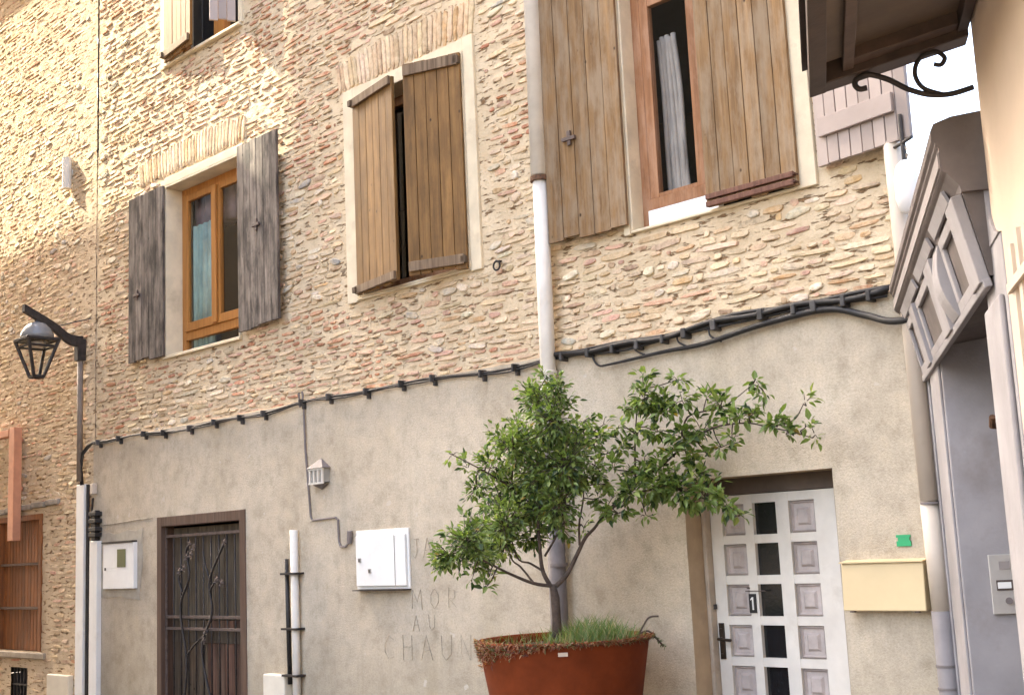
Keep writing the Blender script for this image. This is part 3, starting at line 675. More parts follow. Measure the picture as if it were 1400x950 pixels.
# small things high and low on the left wall
t=MB().tube([(-13.870,-.06,6.12),(-13.870,-.06,6.50)],.055,12); t.box(-13.900,-13.840,-.05,0,6.28,6.36); tag(t.build('wall_spotlight',M_PIPEW),'small pale cylinder fixture high on the left house wall','wall fixture')
t=MB()
for (x0,x1,z0,z1) in((-15.140,-14.990,2.0,3.37),): t.box(x0,x1,-.16,-.06,z0,z1)
t.box(-16.500,-15.160,-.158,-.062,3.27,3.355); t.box(-16.500,-16.400,-.16,-.06,2.0,3.27)
for z in(2.6,3.2): t.box(-15.140,-15.080,-.06,.0,z,z+.05)
tag(t.build('steel_frame',M_SALM,bevel=.006),'salmon painted steel frame fixed above the russet slatted window','frame')
tag(MB().box(-14.250,-13.710,-.06,.01,0,.46).build('cover_box',mat_plain('ivory cover',(.62,.57,.46),.6,.06),bevel=.01),'ivory cover box low on the brown brick by the tall white cable cover','box')
tag(MB().box(-9.800,-9.470,-.12,-.033,0,.63).build('cover_box',mat_plain('chalky cover',(.66,.62,.52),.6,.06),bevel=.01),'chalky white box at the foot of the grey pipes, right of the plank door','box')
# two pipes right of the plank door
t=thing('wall_conduit','pale upright conduit strapped beside a thinner black pipe','pipe',(-9.335,-.08,0))
p=MB().tube([(-9.330,-.085,0),(-9.335,-.085,1.89)],.036,14); p.build('pipe',M_PIPEW,t,smooth=True)
MB().tube([(-9.445,-.075,.55),(-9.470,-.075,1.64)],.021,10).build('black_pipe',M_BLACK,t,smooth=True)
for z in(1.50,1.02,.62):
    MB().box(-9.485,-9.260,-.137,-.036,z,z+.018).build('strap',M_IRON,t)
# meter box
t=thing('meter_box','off white meter box with a small green window beside the plank door','meter box',(-12.530,-.05,1.4))
b=MB(); b.box(-12.870,-12.205,-.085,-.036,1.405,1.885); b.build('case',M_WHITE,t,bevel=.006)
b=MB(); b.box(-12.550,-12.370,-.09,-.086,1.63,1.82); b.build('meter_window',mat_plain('olive glass',(.12,.13,.06),.2,.1),t)
b=MB(); b.box(-12.880,-12.210,-.10,-.036,1.888,1.905,.25); b.build('hood',M_RAIL,t)
MB().box(-12.830,-12.800,-.089,-.086,1.60,1.63,.4).build('lock',M_RAIL,t)
b=MB(); 
# electric cabinet
t=thing('electric_cabinet','white square electric cabinet between conduit and potted tree','cabinet',(-8.140,-.05,1.36))
b=MB(); b.box(-8.485,-7.805,-.055,-.034,1.36,1.845); b.build('case',M_WHITE,t,bevel=.006)
b=MB(); b.box(-8.465,-7.825,-.078,-.057,1.385,1.80); d_=b.build('cabinet_door',M_WHITE,t,bevel=.006)
MB().box(-7.960,-7.955,-.080,-.0782,1.39,1.795).build('door_seam',M_RAIL,d_)
for x,z in((-8.410,1.60),(-8.280,1.51)): 
    k=MB(); k.box(x-.018,x+.018,-.086,-.079,z-.018,z+.018,.9); k.box(x-.006,x+.006,-.091,-.087,z-.012,z+.012,.3); k.build('lock',M_STEEL,d_)
b=MB(); b.box(-8.470,-7.810,-.12,-.036,1.350,1.357,.3); b.build('drip_edge',M_RAIL,t)
# thin wire looping down to the cabinet
w=MB(); w.tube([(-9.255,-.05,2.98),(-9.255,-.06,3.11),(-9.195,-.065,3.115),(-9.187,-.06,2.98),(-9.180,-.055,2.6),(-9.160,-.05,2.35),(-9.125,-.05,2.0),(-9.105,-.05,1.965),(-8.765,-.05,1.972),(-8.735,-.05,1.95),(-8.725,-.05,1.76),(-8.695,-.055,1.72),(-8.625,-.06,1.72),(-8.565,-.06,1.76)],.0105,6); w.tube([(-8.570,-.06,1.745),(-8.555,-.065,1.85)],.024,8)
tag(w.build('wall_wire',M_CAST,smooth=False),'thin dark wire dropping from the cable bundle to the white cabinet','wire')
# wall lantern
t=thing('wall_lantern','small flat wall lantern with dark pointed hood above the white cabinet','wall lamp',(-8.945,-.06,2.2))
b=MB(); b.add([(-9.075,-.13,2.41),(-8.835,-.13,2.41),(-8.835,-.034,2.41),(-9.075,-.034,2.41),(-8.955,-.05,2.50)],[(0,1,4),(1,2,4),(2,3,4),(3,0,4),(3,2,1,0)]); b.build('hood',M_CAST,t)
b=MB(); b.box(-9.055,-8.855,-.10,-.036,2.285,2.408); b.build('lantern_box',mat_plain('grey box',(.30,.29,.26),.6,.1),t)
b=MB(); 
for i in range(4): b.box(-9.055+i*.06,-9.035+i*.06,-.115,-.101,2.282,2.405)
b.box(-9.060,-8.850,-.118,-.101,2.392,2.408); b.box(-9.060,-8.850,-.118,-.101,2.27,2.284); b.build('bars',M_PIPEW,t)
b=MB(); b.add([(-9.035,-.09,2.268),(-8.875,-.09,2.268),(-8.875,-.036,2.268),(-9.035,-.036,2.268),(-8.955,-.05,2.225)],[(4,1,0),(4,2,1),(4,3,2),(4,0,3)]); b.build('finial',M_CAST,t)
# downpipe
t=thing('drainpipe','tall drainpipe running down the facade beside the worn shutter and behind the tree','drainpipe',(-6.1,-.11,0))
MB().tube([(-6.055,-.11,9.85),(-6.11,-.11,4.36)],.067,20).build('upper_pipe',M_PIPEG,t,smooth=True)
MB().tube([(-6.11,-.11,4.33),(-6.12,-.11,3.4),(-6.13,-.11,2.2)],.057,20).build('middle_pipe',M_PIPEW,t,smooth=True)
MB().tube([(-6.13,-.11,2.2),(-6.145,-.11,0)],.064,20).build('lower_pipe',M_CAST,t,smooth=True)
b=MB(); b.tube([(-6.11,-.11,4.315),(-6.11,-.11,4.35)],.074,20); b.tube([(-6.18,-.10,4.325),(-6.24,-.0,4.28)],.012,6); b.build('collar',M_RUST,t)
for z in(2.88,2.82,2.76): MB().tube([(-6.125,-.11,z),(-6.125,-.11,z+.018)],.064,20).build('ring',M_PIPEW,t)
for z in(1.5,): MB().tube([(-6.12,-.11,z),(-6.12,-.11,z+.025)],.0665,20).build('ring',M_CAST,t)
t=thing('drainpipe','cream corner pipe with grey banded foot beside the grey gateway','drainpipe',(-3.29,-.09,0))
MB().tube([(-3.325,-.05,3.93),(-3.32,-.09,3.86),(-3.30,-.09,1.8)],.052,18).build('upper_pipe',M_CREAM,t,smooth=True)
MB().tube([(-3.30,-.09,1.79),(-3.29,-.09,1.2)],.055,18).build('middle_pipe',M_CREAM,t,smooth=True)
MB().tube([(-3.29,-.09,1.2),(-3.285,-.09,0)],.059,18).build('lower_pipe',mat_plain('grey pipe paint',(.19,.175,.175),.6,.1),t,smooth=True)
for z in(1.78,.90,.78): MB().tube([(-3.29,-.09,z),(-3.29,-.09,z+.014)],.062,18).build('band',M_CAST,t)
MB().box(-3.33,-3.275,-.155,-.135,2.83,2.87).build('clamp',M_CAST,t,bevel=.004)
b=MB(); b.tube([(-6.66+.035*math.cos(k*PI/8),-.055,3.79+.035*math.sin(k*PI/8)) for k in range(17)],.008,6); b.tube([(-6.66,-.06,3.825),(-6.66,.0,3.83)],.01,6)
tag(b.build('iron_ring',M_IRON,smooth=True),'small iron ring fixed in the stonework between middle window and drainpipe','ring')
# green sign and mailbox
b=MB(); b.box(-3.548,-3.460,-.045,-.037,1.555,1.585); b.box(-3.548,-3.460,-.045,-.037,1.605,1.62); b.box(-3.538,-3.468,-.044,-.037,1.585,1.605)
tag(b.build('green_tag',M_GREEN),'small green plastic tag on the render above the yellow mailbox','tag')
t=thing('mailbox','pale yellow metal mailbox on the wall right of the white door','mailbox',(-3.62,-.08,1.2))
b=MB(); b.hexa([(-3.875,-.125,1.20),(-3.365,-.125,1.20),(-3.365,-.036,1.20),(-3.875,-.036,1.20)],[(-3.875,-.112,1.468),(-3.365,-.112,1.468),(-3.365,-.036,1.475),(-3.875,-.036,1.475)]); b.build('case',M_YEL,t,bevel=.006)
b=MB(); b.hexa([(-3.88,-.13,1.470),(-3.36,-.13,1.470),(-3.36,-.035,1.478),(-3.88,-.035,1.478)],[(-3.88,-.13,1.477),(-3.36,-.13,1.477),(-3.36,-.035,1.486),(-3.88,-.035,1.486)]); b.build('lid',M_YEL,t)
for x in(-3.82,-3.42): MB().box(x-.012,x+.012,-.13,-.1,1.192,1.2).build('hinge',M_RAIL,t)
# white hanging globe at the corner
t=thing('hanging_globe','white oval globe hanging on a dark hook by the corner pipe','lamp',(-3.215,-.17,3.4))
MB().lathe([(.012,-.165),(.05,-.145),(.068,-.07),(.068,.05),(.05,.12),(.02,.15)],20,o=(-3.215,-.17,3.575),close=True).build('globe',mat_plain('white opal plastic',(.66,.65,.63),.4,.03,4,bmp=0),t,smooth=True)
b=MB(); b.tube([(-3.215,-.17,3.72),(-3.215,-.17,4.0)],.012,8); b.tube([(-3.33,-.10,3.83),(-3.20,-.18,3.83),(-3.14,-.2,3.84)],.010,8); b.tube([(-3.3,-.12,3.83),(-3.29,-.1,3.70)],.01,8); b.build('hook',M_IRON,t)

# ------------------------------------------------------------------ right side: gateway and peach house
P0=Vector((XR,0,0)); E=Vector((.516,-.857,0)).normalized(); O=Vector((-E.y*-1,0,0))
O=Vector((E.y,-E.x,0))        # street side
def Q(q,off,z): return P0+E*q+O*off+Vector((0,0,z))
def qbox(b,q0,q1,o0,o1,z0,z1,c=1.0):
    return b.hexa([Q(q0,o0,z0),Q(q1,o0,z0),Q(q1,o1,z0),Q(q0,o1,z0)],[Q(q0,o0,z1),Q(q1,o0,z1),Q(q1,o1,z1),Q(q0,o1,z1)],c)
def qprof(b,prof,q0,q1,c=1.0):
    n=len(prof); vs=[Q(q0,o,z) for o,z in prof]+[Q(q1,o,z) for o,z in prof]
    return b.add(vs,[tuple(range(n)),tuple(reversed(range(n,2*n)))]+[(i,i+n,(i+1)%n+n,(i+1)%n) for i in range(n)],c)
gw=thing('stone_gateway','grey painted gateway with heavy sloping cornice between facade and peach house','gateway',tuple(Q(1.5,0,0)))
b=MB(); qbox(b,.0,.82,-1.3,0,0,2.95); b.build('pier',M_GREYST,gw,bevel=.008)
b=MB(); qbox(b,.04,.16,.0,.012,0,2.49,1.0); qbox(b,.34,.80,.0,.014,0,2.49,1.0); b.build('pilaster',M_GREYST,gw,bevel=.005)
b=MB(); qbox(b,2.70,3.16,-.5,.0,0,2.60); qbox(b,2.74,3.12,.0,.02,0,2.40,1.04)
b.build('pier',M_GREYST,gw,bevel=.008)
# concave bracket that rises from the near pilaster to the end of the cornice
b=MB(); arc=[]
for k in range(9):
    a=k/8*PI/2; arc.append((3.16-.24*math.sin(a),2.60+.30*(1-math.cos(a))))
pts=[(2.80,2.6)]+[(q,z) for q,z in arc]+[(2.80,2.9)]
n=len(pts); b.add([Q(q,.004,z) for q,z in pts]+[Q(q,-.25,z) for q,z in pts],[tuple(range(n)),tuple(reversed(range(n,2*n)))]+[(i,i+n,(i+1)%n+n,(i+1)%n) for i in range(n)]); b.build('bracket',M_GREYST,gw)
# lintel with dark underside, sloping panelled frieze, cornice
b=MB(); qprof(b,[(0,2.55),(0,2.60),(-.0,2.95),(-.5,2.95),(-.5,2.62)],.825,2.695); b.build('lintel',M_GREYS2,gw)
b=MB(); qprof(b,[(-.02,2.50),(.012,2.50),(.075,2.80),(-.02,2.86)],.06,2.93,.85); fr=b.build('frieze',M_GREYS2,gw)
def fs(q,t,lift=0):    # point on the sloping frieze, t 0 bottom..1 top
    o=.012+t*.063; z=2.50+t*.30; return Q(q,o+lift*.975,z-lift*.2)
def rib(b,q0,q1,t0,t1,lift,c=1.0): b.hexa([fs(q0,t0,0.001),fs(q1,t0,.001),fs(q1,t1,.001),fs(q0,t1,.001)],[fs(q0,t0,lift),fs(q1,t0,lift),fs(q1,t1,lift),fs(q0,t1,lift)],c)
b=MB()
for q0,q1 in((.60,.80),(1.62,1.88),(2.70,2.92)): rib(b,q0,q1,-.05,1,.04)
for a,c_ in((.80,1.62),(2.16,2.70),(.10,.60)):
    rib(b,a,c_,.86,1.0,.02); rib(b,a,c_,0,.14,.02); rib(b,a,a+.07,.14,.86,.02); rib(b,c_-.07,c_,.14,.86,.02)
rib(b,.06,2.93,-.12,-.02,.03)
cons=[(k/10,.012+.045*math.sin(PI*(k/10*.85+.1))) for k in range(11)]
n=len(cons); cv=[fs(q,t_,l_) for q in(1.92,2.13) for t_,l_ in cons]+[fs(q,t_,.001) for q in(1.92,2.13) for t_,l_ in cons]
b.add(cv,[(k,k+1,n+k+1,n+k) for k in range(n-1)]+[(2*n+k,2*n+k+1,k+1,k) for k in range(n-1)]+[(n+k,n+k+1,3*n+k+1,3*n+k) for k in range(n-1)]+[(0,n,3*n,2*n),(n-1,2*n-1,4*n-1,3*n-1)])
b.build('frieze_moulding',M_GREYST,fr,bevel=.004)
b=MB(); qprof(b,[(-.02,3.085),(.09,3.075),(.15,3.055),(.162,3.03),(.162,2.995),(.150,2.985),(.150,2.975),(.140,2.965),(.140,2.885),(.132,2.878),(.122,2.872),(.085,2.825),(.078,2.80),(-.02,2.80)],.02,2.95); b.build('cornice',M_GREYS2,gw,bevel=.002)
b=MB(); qprof(b,[(.1405,2.89),(.147,2.892),(.147,2.945),(.1405,2.947)],.02,2.95); b.build('cornice_band',mat_plain('lightened grey stone band',(.25,.225,.215),.75,.1,4),gw)  # band toned lighter in colour, standing in for light caught by the moulding
b=MB()
for q0,q1 in((.2,1.1),(1.25,2.0),(2.15,2.75)):
    a_=(.114,2.862); c_=(.093,2.816); b.hexa([Q(q0,a_[0],a_[1]),Q(q1,a_[0],a_[1]),Q(q1,c_[0],c_[1]),Q(q0,c_[0],c_[1])],[Q(q0,a_[0]+.012,a_[1]-.004),Q(q1,a_[0]+.012,a_[1]-.004),Q(q1,c_[0]+.012,c_[1]-.004),Q(q0,c_[0]+.012,c_[1]-.004)])
b.build('cornice_panel',M_GREYST,gw)
b=MB(); qbox(b,.83,2.69,-1.05,-.98,0,2.60); 
for i in range(2): qbox(b,.95+i*.9,1.65+i*.9,-.978,-.955,.3,2.3,1.1)
b.build('gate_leaf',M_DARKTIM,gw)
b=MB(); b.tube([Q(.86,-.26,2.13),Q(.93,-.20,2.13),Q(.98,-.20,2.17)],.016,8); b.tube([Q(.86,-.26,2.10),Q(.96,-.24,2.09)],.012,8); b.build('latch',M_RUST,gw)
# intercom on the pier's inner face (that face looks towards the viewer)
t=thing('intercom','steel intercom plate with lens, name strip and bell button inside the grey gateway','intercom',tuple(Q(.82,-.2,1.22)))
b=MB(); qbox(b,.824,.842,-.275,-.128,1.222,1.508); b.build('plate',M_STEEL,t,bevel=.003)
b=MB(); qbox(b,.843,.846,-.225,-.175,1.435,1.475); 
b.build('speaker_grille',mat_plain('grey grille',(.28,.25,.235),.6,.1),t)
b=MB(); qbox(b,.843,.847,-.245,-.155,1.335,1.385,.7); nm=b.build('name_strip',M_RAIL,t)
b=MB(); qbox(b,.8475,.85,-.222,-.160,1.345,1.375); b.build('card',M_WHITE,nm)
b=MB()
for i in range(4): qbox(b,.843,.847,-.262,-.251,1.325+i*.018,1.336+i*.018)
b.build('key_row',M_RAIL,t)
b=MB(); b.tube([Q(.843,-.205,1.285),Q(.852,-.205,1.285)],.017,14); b.build('bell_button',M_CAST,t)

ph=thing('peach_house','peach rendered house at the right edge with wooden canopy and slatted shutter','house',tuple(Q(5.5,-1.0,0)))
b=MB(); qbox(b,2.98,12,-3.5,-.006,0,9.0); b.build('wall',M_PEACH,ph)
b=MB(); b.hexa([Q(2.9,.25,9.0),Q(12.1,.25,9.0),Q(12.1,-3.7,10.2),Q(2.9,-3.7,10.2)],[Q(2.9,.25,9.1),Q(12.1,.25,9.1),Q(12.1,-3.7,10.3),Q(2.9,-3.7,10.3)]); b.build('roof',M_TILE,ph)
# canopy: slopes down from the wall towards the street
def cp(q,o,dz=0): return Q(q,o,3.36-o*.22+dz)
b=MB()
def cbar(q0,q1,o0,o1,d0,d1,c=1.0): b.hexa([cp(q0,o0,d0),cp(q1,o0,d0),cp(q1,o1,d0),cp(q0,o1,d0)],[cp(q0,o0,d1),cp(q1,o0,d1),cp(q1,o1,d1),cp(q0,o1,d1)],c)
cbar(2.86,2.96,.0,.56,0,.11); cbar(2.86,5.2,.50,.56,-.002,.10); cbar(2.96,5.2,.40,.44,.02,.10,1.6); cbar(2.96,5.2,.0,.04,.02,.10); cbar(2.96,3.03,.04,.40,.03,.1,1.5)
cpy=b.build('canopy',M_DARKTIM,ph,bevel=.004)
b=MB(); cbar(2.85,5.25,-.0,.58,.112,.15); b.build('canopy_top',M_DARKTIM,cpy)
b=MB(); cbar(3.03,5.2,.44,.50,.05,.06); cbar(2.96,5.2,.04,.40,.075,.085,1.0); b.build('soffit',M_SOFF,cpy)
b=MB(); qc=2.93
def S(o,z): return Q(qc,o,z)
b.tube(bez([S(.0,3.178),S(.077,3.163),S(.151,3.17),S(.22,3.20),S(.285,3.245),S(.35,3.272),S(.39,3.262),S(.40,3.24),S(.385,3.222),S(.36,3.224)],50),.0105,8)
b.tube(bez([S(.10,3.163),S(.165,3.195),S(.19,3.24),S(.185,3.285),S(.157,3.318),S(.115,3.326),S(.086,3.30),S(.10,3.275),S(.125,3.28)],40),.0085,8)
b.build('canopy_bracket',M_IRON,cpy,smooth=True)
b=MB()
for i in range(9):
    q=3.46+i*.13; qbox(b,q,q+.055,.004,.028,1.2,2.50+(.0 if i%2 else -.02))
for z in(1.3,2.34): qbox(b,3.44,4.6,.0285,.04,z,z+.03)
b.build('shutter',mat_plain('beige slat paint',(.50,.42,.33),.7,.08),ph)

# ------------------------------------------------------------------ pot, tree and plants
PX,PY=-5.43,-.84; RIM=1.085
t=thing('flower_pot','large rust brown tapered planter holding the citrus tree','planter',(PX,PY,0))
pr=[(.30,0),(.335,.01),(.36,.12),(.47,.72),(.531,1.06),(.537,1.075),(.534,RIM),(.520,RIM),(.505,1.06),(.49,1.0)]
MB().lathe(pr,72,o=(PX,PY,0)).build('pot',M_TERRA,t,smooth=True)
MB().lathe([(.001,1.045),(.25,1.05),(.40,1.035),(.50,1.02)],40,o=(PX,PY,0)).build('soil',M_SOIL,t,smooth=True)
RH=Vector((.7079,.7063,0)); VD=Vector((-.7012,.7130,0))
dv=(-VD*1.0+RH*(-.045)).normalized(); c0=Vector((PX,PY,0))+dv*.5335
b=MB(); th=dv.cross(Vector((0,0,1)))
b.hexa([c0+th*-.028+Vector((0,0,1.012))-dv*.012,c0+th*.028+Vector((0,0,1.012))-dv*.012,c0+th*.028+Vector((0,0,1.012)),c0+th*-.028+Vector((0,0,1.012))],[c0+th*-.028+Vector((0,0,1.034))-dv*.008,c0+th*.028+Vector((0,0,1.034))-dv*.008,c0+th*.028+Vector((0,0,1.034))+dv*.004,c0+th*-.028+Vector((0,0,1.034))+dv*.004]); b.build('label_plate',M_CREAM,t)

TB=Vector((-5.425,-.906,0))
tr=thing('citrus_tree','small citrus tree with dense crown and long right branches, planted in the rust brown pot','tree',(TB.x,TB.y,1.04))
BR={'B1':[(0.002,1.399,0.000),(-0.125,1.423,0.000),(-0.259,1.483,0.000),(-0.348,1.532,0.000),(-0.483,1.606,0.000),(-0.596,1.633,0.000)],
'B1b':[(-0.125,1.423,0.000),(-0.202,1.525,0.000),(-0.255,1.573,0.000),(-0.296,1.688,0.000),(-0.376,1.737,0.000)],
'B2':[(-0.026,1.405,0.000),(-0.067,1.497,0.000),(-0.078,1.633,0.000),(-0.081,1.860,0.000),(-0.054,2.134,0.000),(-0.029,2.458,0.000),(-0.044,2.623,0.000)],
'B2b':[(-0.067,1.497,0.000),(-0.142,1.545,0.000),(-0.227,1.594,0.000),(-0.288,1.869,0.000),(-0.370,2.102,0.000),(-0.460,2.153,0.000)],
'B3':[(0.011,1.399,0.000),(0.083,1.468,0.000),(0.158,1.599,0.000),(0.209,1.688,0.000),(0.267,1.744,0.000),(0.355,1.840,0.000),(0.546,1.946,0.000),(0.777,1.967,0.000),(1.049,1.837,-0.253)],
'B3b':[(0.170,1.644,0.000),(0.177,1.780,0.000),(0.213,1.938,0.000),(0.235,2.167,0.000),(0.245,2.352,0.000)],
'B4':[(0.355,1.840,0.000),(0.541,2.024,0.000),(0.694,2.100,0.000),(0.856,2.226,-0.062),(1.020,2.319,-0.225),(1.192,2.326,-0.395),(1.300,2.288,-0.502),(1.422,2.241,-0.623),(1.512,2.195,-0.712)],
'B5':[(0.541,2.024,0.000),(0.555,2.245,0.000),(0.587,2.476,0.000),(0.624,2.616,0.000)],
'B6':[(0.856,2.226,-0.062),(0.887,2.406,-0.092),(1.086,2.444,-0.290),(1.244,2.552,-0.446)],
'B7':[(-0.049,1.586,0.000),(0.052,1.763,0.000),(0.112,2.034,0.000),(0.104,2.312,0.000),(0.000,2.574,0.000)],
'B8':[(1.300,2.288,-0.502),(1.426,2.305,-0.627),(1.485,2.395,-0.685)],
'B9':[(-0.234,2.027,0.000),(-0.437,2.152,0.000),(-0.619,2.248,0.000)]}
DEP={'B1':-.22,'B1b':.15,'B2':.05,'B2b':.22,'B3':-.10,'B3b':.12,'B4':.0,'B5':.12,'B6':-.18,'B7':-.2,'B8':.05,'B9':-.1}
def TP(a,z,d): return TB+RH*a+VD*d+Vector((0,0,z))
b=MB()
b.tube([TP(0,1.02,0),TP(.004,1.2,0),TP(.002,1.33,0),TP(-.01,1.41,.0)],[.034,.028,.028,.02],10)
nodes=[]
for k,pl_ in BR.items():
    L=len(pl_); d1=DEP[k]; d0=0 if k in('B1','B2','B3') else None
    if d0 is None:
        par={'B1b':('B1',1),'B2b':('B2',1),'B3b':('B3',2),'B4':('B3',5),'B5':('B4',1),'B6':('B4',3),'B7':('B2',2),'B8':('B4',6),'B9':('B2b',3)}[k]
        pp=BR[par[0]]; f0={'B1':0,'B2':0,'B3':0}.get(par[0],DEP.get(par[0])); d0=DEPN[par[0]][min(par[1],len(pp)-1)] if 'DEPN' in globals() and par[0] in DEPN else 0
    ds=[d0+(d1-d0)*i/(L-1) for i in range(L)]
    globals().setdefault('DEPN',{})[k]=ds
    r0={'B1':.013,'B2':.015,'B3':.016,'B4':.010}.get(k,.008)
    pts=bez([TP(a,z,(dd if a<.5 else dd*max(0,1-(a-.5)*2.5))+d_) for (a,z,d_),dd in zip(pl_,ds)],L*4)
    b.tube(pts,[max(.003,r0*(1-.8*i/len(pts))) for i in range(len(pts))],7)
    nodes+=pts
BL=[(-0.526,1.676,0.000,0.148,2.0),(-0.642,1.627,0.000,0.090,2.0),(-0.395,1.715,0.000,0.148,2.0),(-0.676,1.578,0.000,0.063,1.5),(-0.461,1.569,0.000,0.090,1.5),(-0.292,1.778,0.000,0.148,2.0),(-0.497,1.485,0.000,0.036,1.0),(-0.436,1.401,0.000,0.040,1.2),(-0.396,1.480,0.000,0.027,1.0),(-0.102,1.907,0.000,0.189,2.0),(0.059,1.899,0.000,0.135,1.6),(0.230,2.075,0.000,0.117,1.3),(-0.024,2.087,0.000,0.189,2.2),(-0.234,2.027,0.000,0.162,2.0),(0.094,2.127,0.000,0.171,2.0),(-0.128,2.323,0.000,0.153,2.0),(0.039,2.408,0.000,0.153,2.0),(-0.047,2.562,0.000,0.117,2.0),(-0.224,2.258,0.000,0.126,1.6),(0.298,2.303,0.000,0.072,0.9),(-0.368,2.148,0.000,0.099,1.2),(-0.465,2.038,0.000,0.090,1.3),(-0.506,2.155,0.000,0.040,0.8),(-0.314,2.331,0.000,0.063,1.0),(0.196,2.308,0.000,0.117,1.5),(0.070,2.571,0.000,0.081,1.4),(0.006,2.691,0.000,0.054,1.0),(0.250,2.445,0.000,0.063,0.7),(-0.298,1.643,0.000,0.099,1.3),(-0.134,1.703,0.000,0.099,1.2),(-0.605,2.247,0.000,0.022,0.8),(0.052,1.763,0.000,0.099,1.2),(-0.401,1.920,0.000,0.072,0.9),(0.358,1.886,0.000,0.063,0.9),(0.500,1.948,0.000,0.090,1.3),(0.662,1.972,0.000,0.108,1.7),(0.819,1.946,-0.025,0.117,1.8),(0.944,1.908,-0.150,0.099,1.6),(1.057,1.845,-0.261,0.072,1.5),(0.410,1.828,0.000,0.072,1.1),(0.552,2.051,0.000,0.081,1.1),(0.715,2.076,0.000,0.081,1.2),(0.903,2.015,-0.109,0.072,1.0),(1.120,1.774,-0.324,0.027,0.8),(0.212,1.755,0.000,0.045,0.7),(0.583,1.807,0.000,0.036,0.8),(0.629,2.545,0.000,0.108,1.7),(0.741,2.469,0.000,0.090,1.5),(0.508,2.480,0.000,0.054,1.0),(0.852,2.504,-0.058,0.063,1.1),(0.569,2.328,0.000,0.063,1.0),(0.471,2.240,0.000,0.058,1.0),(0.838,2.275,-0.044,0.081,1.2),(0.960,2.304,-0.166,0.081,1.1),(1.066,2.438,-0.271,0.081,1.4),(1.157,2.357,-0.360,0.067,1.2),(1.233,2.373,-0.435,0.045,1.0),(1.245,2.570,-0.447,0.032,1.6),(1.295,2.486,-0.497,0.032,1.0),(1.336,2.283,-0.538,0.058,1.5),(1.386,2.229,-0.587,0.040,1.5),(1.475,2.255,-0.675,0.027,1.0),(1.520,2.207,-0.720,0.027,1.3),(1.485,2.403,-0.685,0.022,1.2),(0.768,2.180,0.000,0.067,1.0),(0.604,2.141,0.000,0.063,0.9),(1.051,2.193,-0.256,0.058,1.0),(0.910,2.119,-0.115,0.054,0.8),(0.626,2.653,0.000,0.040,1.1),(0.839,2.647,-0.046,0.054,0.9),(0.708,2.331,0.000,0.063,1.0),(0.376,2.207,0.000,0.040,0.8),(0.364,2.393,0.000,0.032,0.7),(0.992,2.505,-0.197,0.054,1.0),(1.112,2.239,-0.315,0.045,0.9),(0.990,2.142,-0.195,0.036,0.9)]
BL+=[(.29,2.13,0,.07,.8),(.33,2.02,0,.06,.8),(.40,2.10,0,.06,.7),(.34,2.30,0,.06,.7),(.45,2.36,0,.06,.7),(.47,2.02,0,.05,.8),(.30,1.93,0,.06,.8),(.26,2.40,0,.05,.7)]
NA=np.array([tuple(n_) for n_ in nodes])
LV,LF,LC=[],[],[]
def leaf(p,dirv,L,W,col):
    dirv=dirv.normalized(); side=dirv.cross(Vector((0,0,1)))
    if side.length<.1: side=Vector((1,0,0))
    side.normalize(); side=(Matrix.Rotation(random.uniform(-.9,.9),3,dirv)@side); up=side.cross(dirv)
    k=len(LV); cur=random.uniform(-.05,.25)*L
    pts=[p,p+dirv*L*.34+side*W-up*.0+up*W*.35,p+dirv*L*.36,p+dirv*L*.34-side*W+up*W*.35,p+dirv*L*.72+side*W*.66+up*(W*.25-cur*.4),p+dirv*L*.72-up*cur*.4,p+dirv*L*.72-side*W*.66+up*(W*.25-cur*.4),p+dirv*L-up*cur]
    LV.extend(tuple(q) for q in pts)
    LF.extend([tuple(k+i for i in f) for f in((0,1,2),(0,2,3),(1,4,5,2),(2,5,6,3),(4,7,5),(5,7,6))]); LC.extend([col]*8)
twigs=MB()
for (a,z,dz,r,dens) in BL:
    main=a<.33 and z>1.5
    n=max(5,int(dens*(r/.00453)**2*(.29 if main else .19))+5)
    rd=max(r,.05)*(1.18 if r>.1 else 1.25)
    cd=random.uniform(-.2,.2) if main else random.uniform(-.10,.0)
    c=TP(a,z,dz)
    # keep the cluster by its nearest branch in depth
    dd=NA-np.array(tuple(c)); lat=dd-np.outer(dd@np.array(VD),np.array(VD)); i=int(np.argmin((lat**2).sum(1)))
    dep=float((NA[i]-np.array(tuple(c)))@np.array(VD)); dep=dep if main else max(-.1,min(.04,dep)); c=c+VD*(dep+cd)
    src=Vector(NA[i]); 
    twigs.tube([src,(src+c)/2+Vector((random.uniform(-.02,.02),random.uniform(-.02,.02),random.uniform(-.02,.02))),c],[.005,.004,.0025],5)
    nt_=max(2,int(n/11))
    per=n/nt_; hue=random.uniform(0,1)
    for ti in range(nt_):
        v=Vector((random.gauss(0,1),random.gauss(0,1),random.gauss(0,1))).normalized()
        tip=c+v*rd*random.uniform(.55,1.12)+Vector((0,0,.015)); st=c+(tip-c)*random.uniform(0,.3)
        twigs.tube([st,(st+tip)/2+Vector((0,0,.008)),tip],[.003,.0022,.0015],4)
        ax=(tip-st).normalized()
        for li in range(max(3,int(per+random.random()))):
            s_=random.uniform(.2,1.0) if li else 1.0
            p=st.lerp(tip,s_)
            rv=Vector((random.gauss(0,1),random.gauss(0,1),random.gauss(0,.8)))
            p=p+rv*.014
            dirv=ax*.8+rv*.75+Vector((0,0,-.22))
            L=random.uniform(.026,.056)*(1.38 if not main else 1.0); W=L*random.uniform(.19,.29)
            g=random.random(); h_=.55*hue+.45*g
            col=(.085+.105*h_,.135+.13*h_,.036+.042*h_)
            if g>.88: col=(.25,.31,.10)
            elif g<.17: col=(.034,.065,.024)
            elif random.random()<.012: col=(.30,.22,.06)
            leaf(p,dirv,L,W,col)
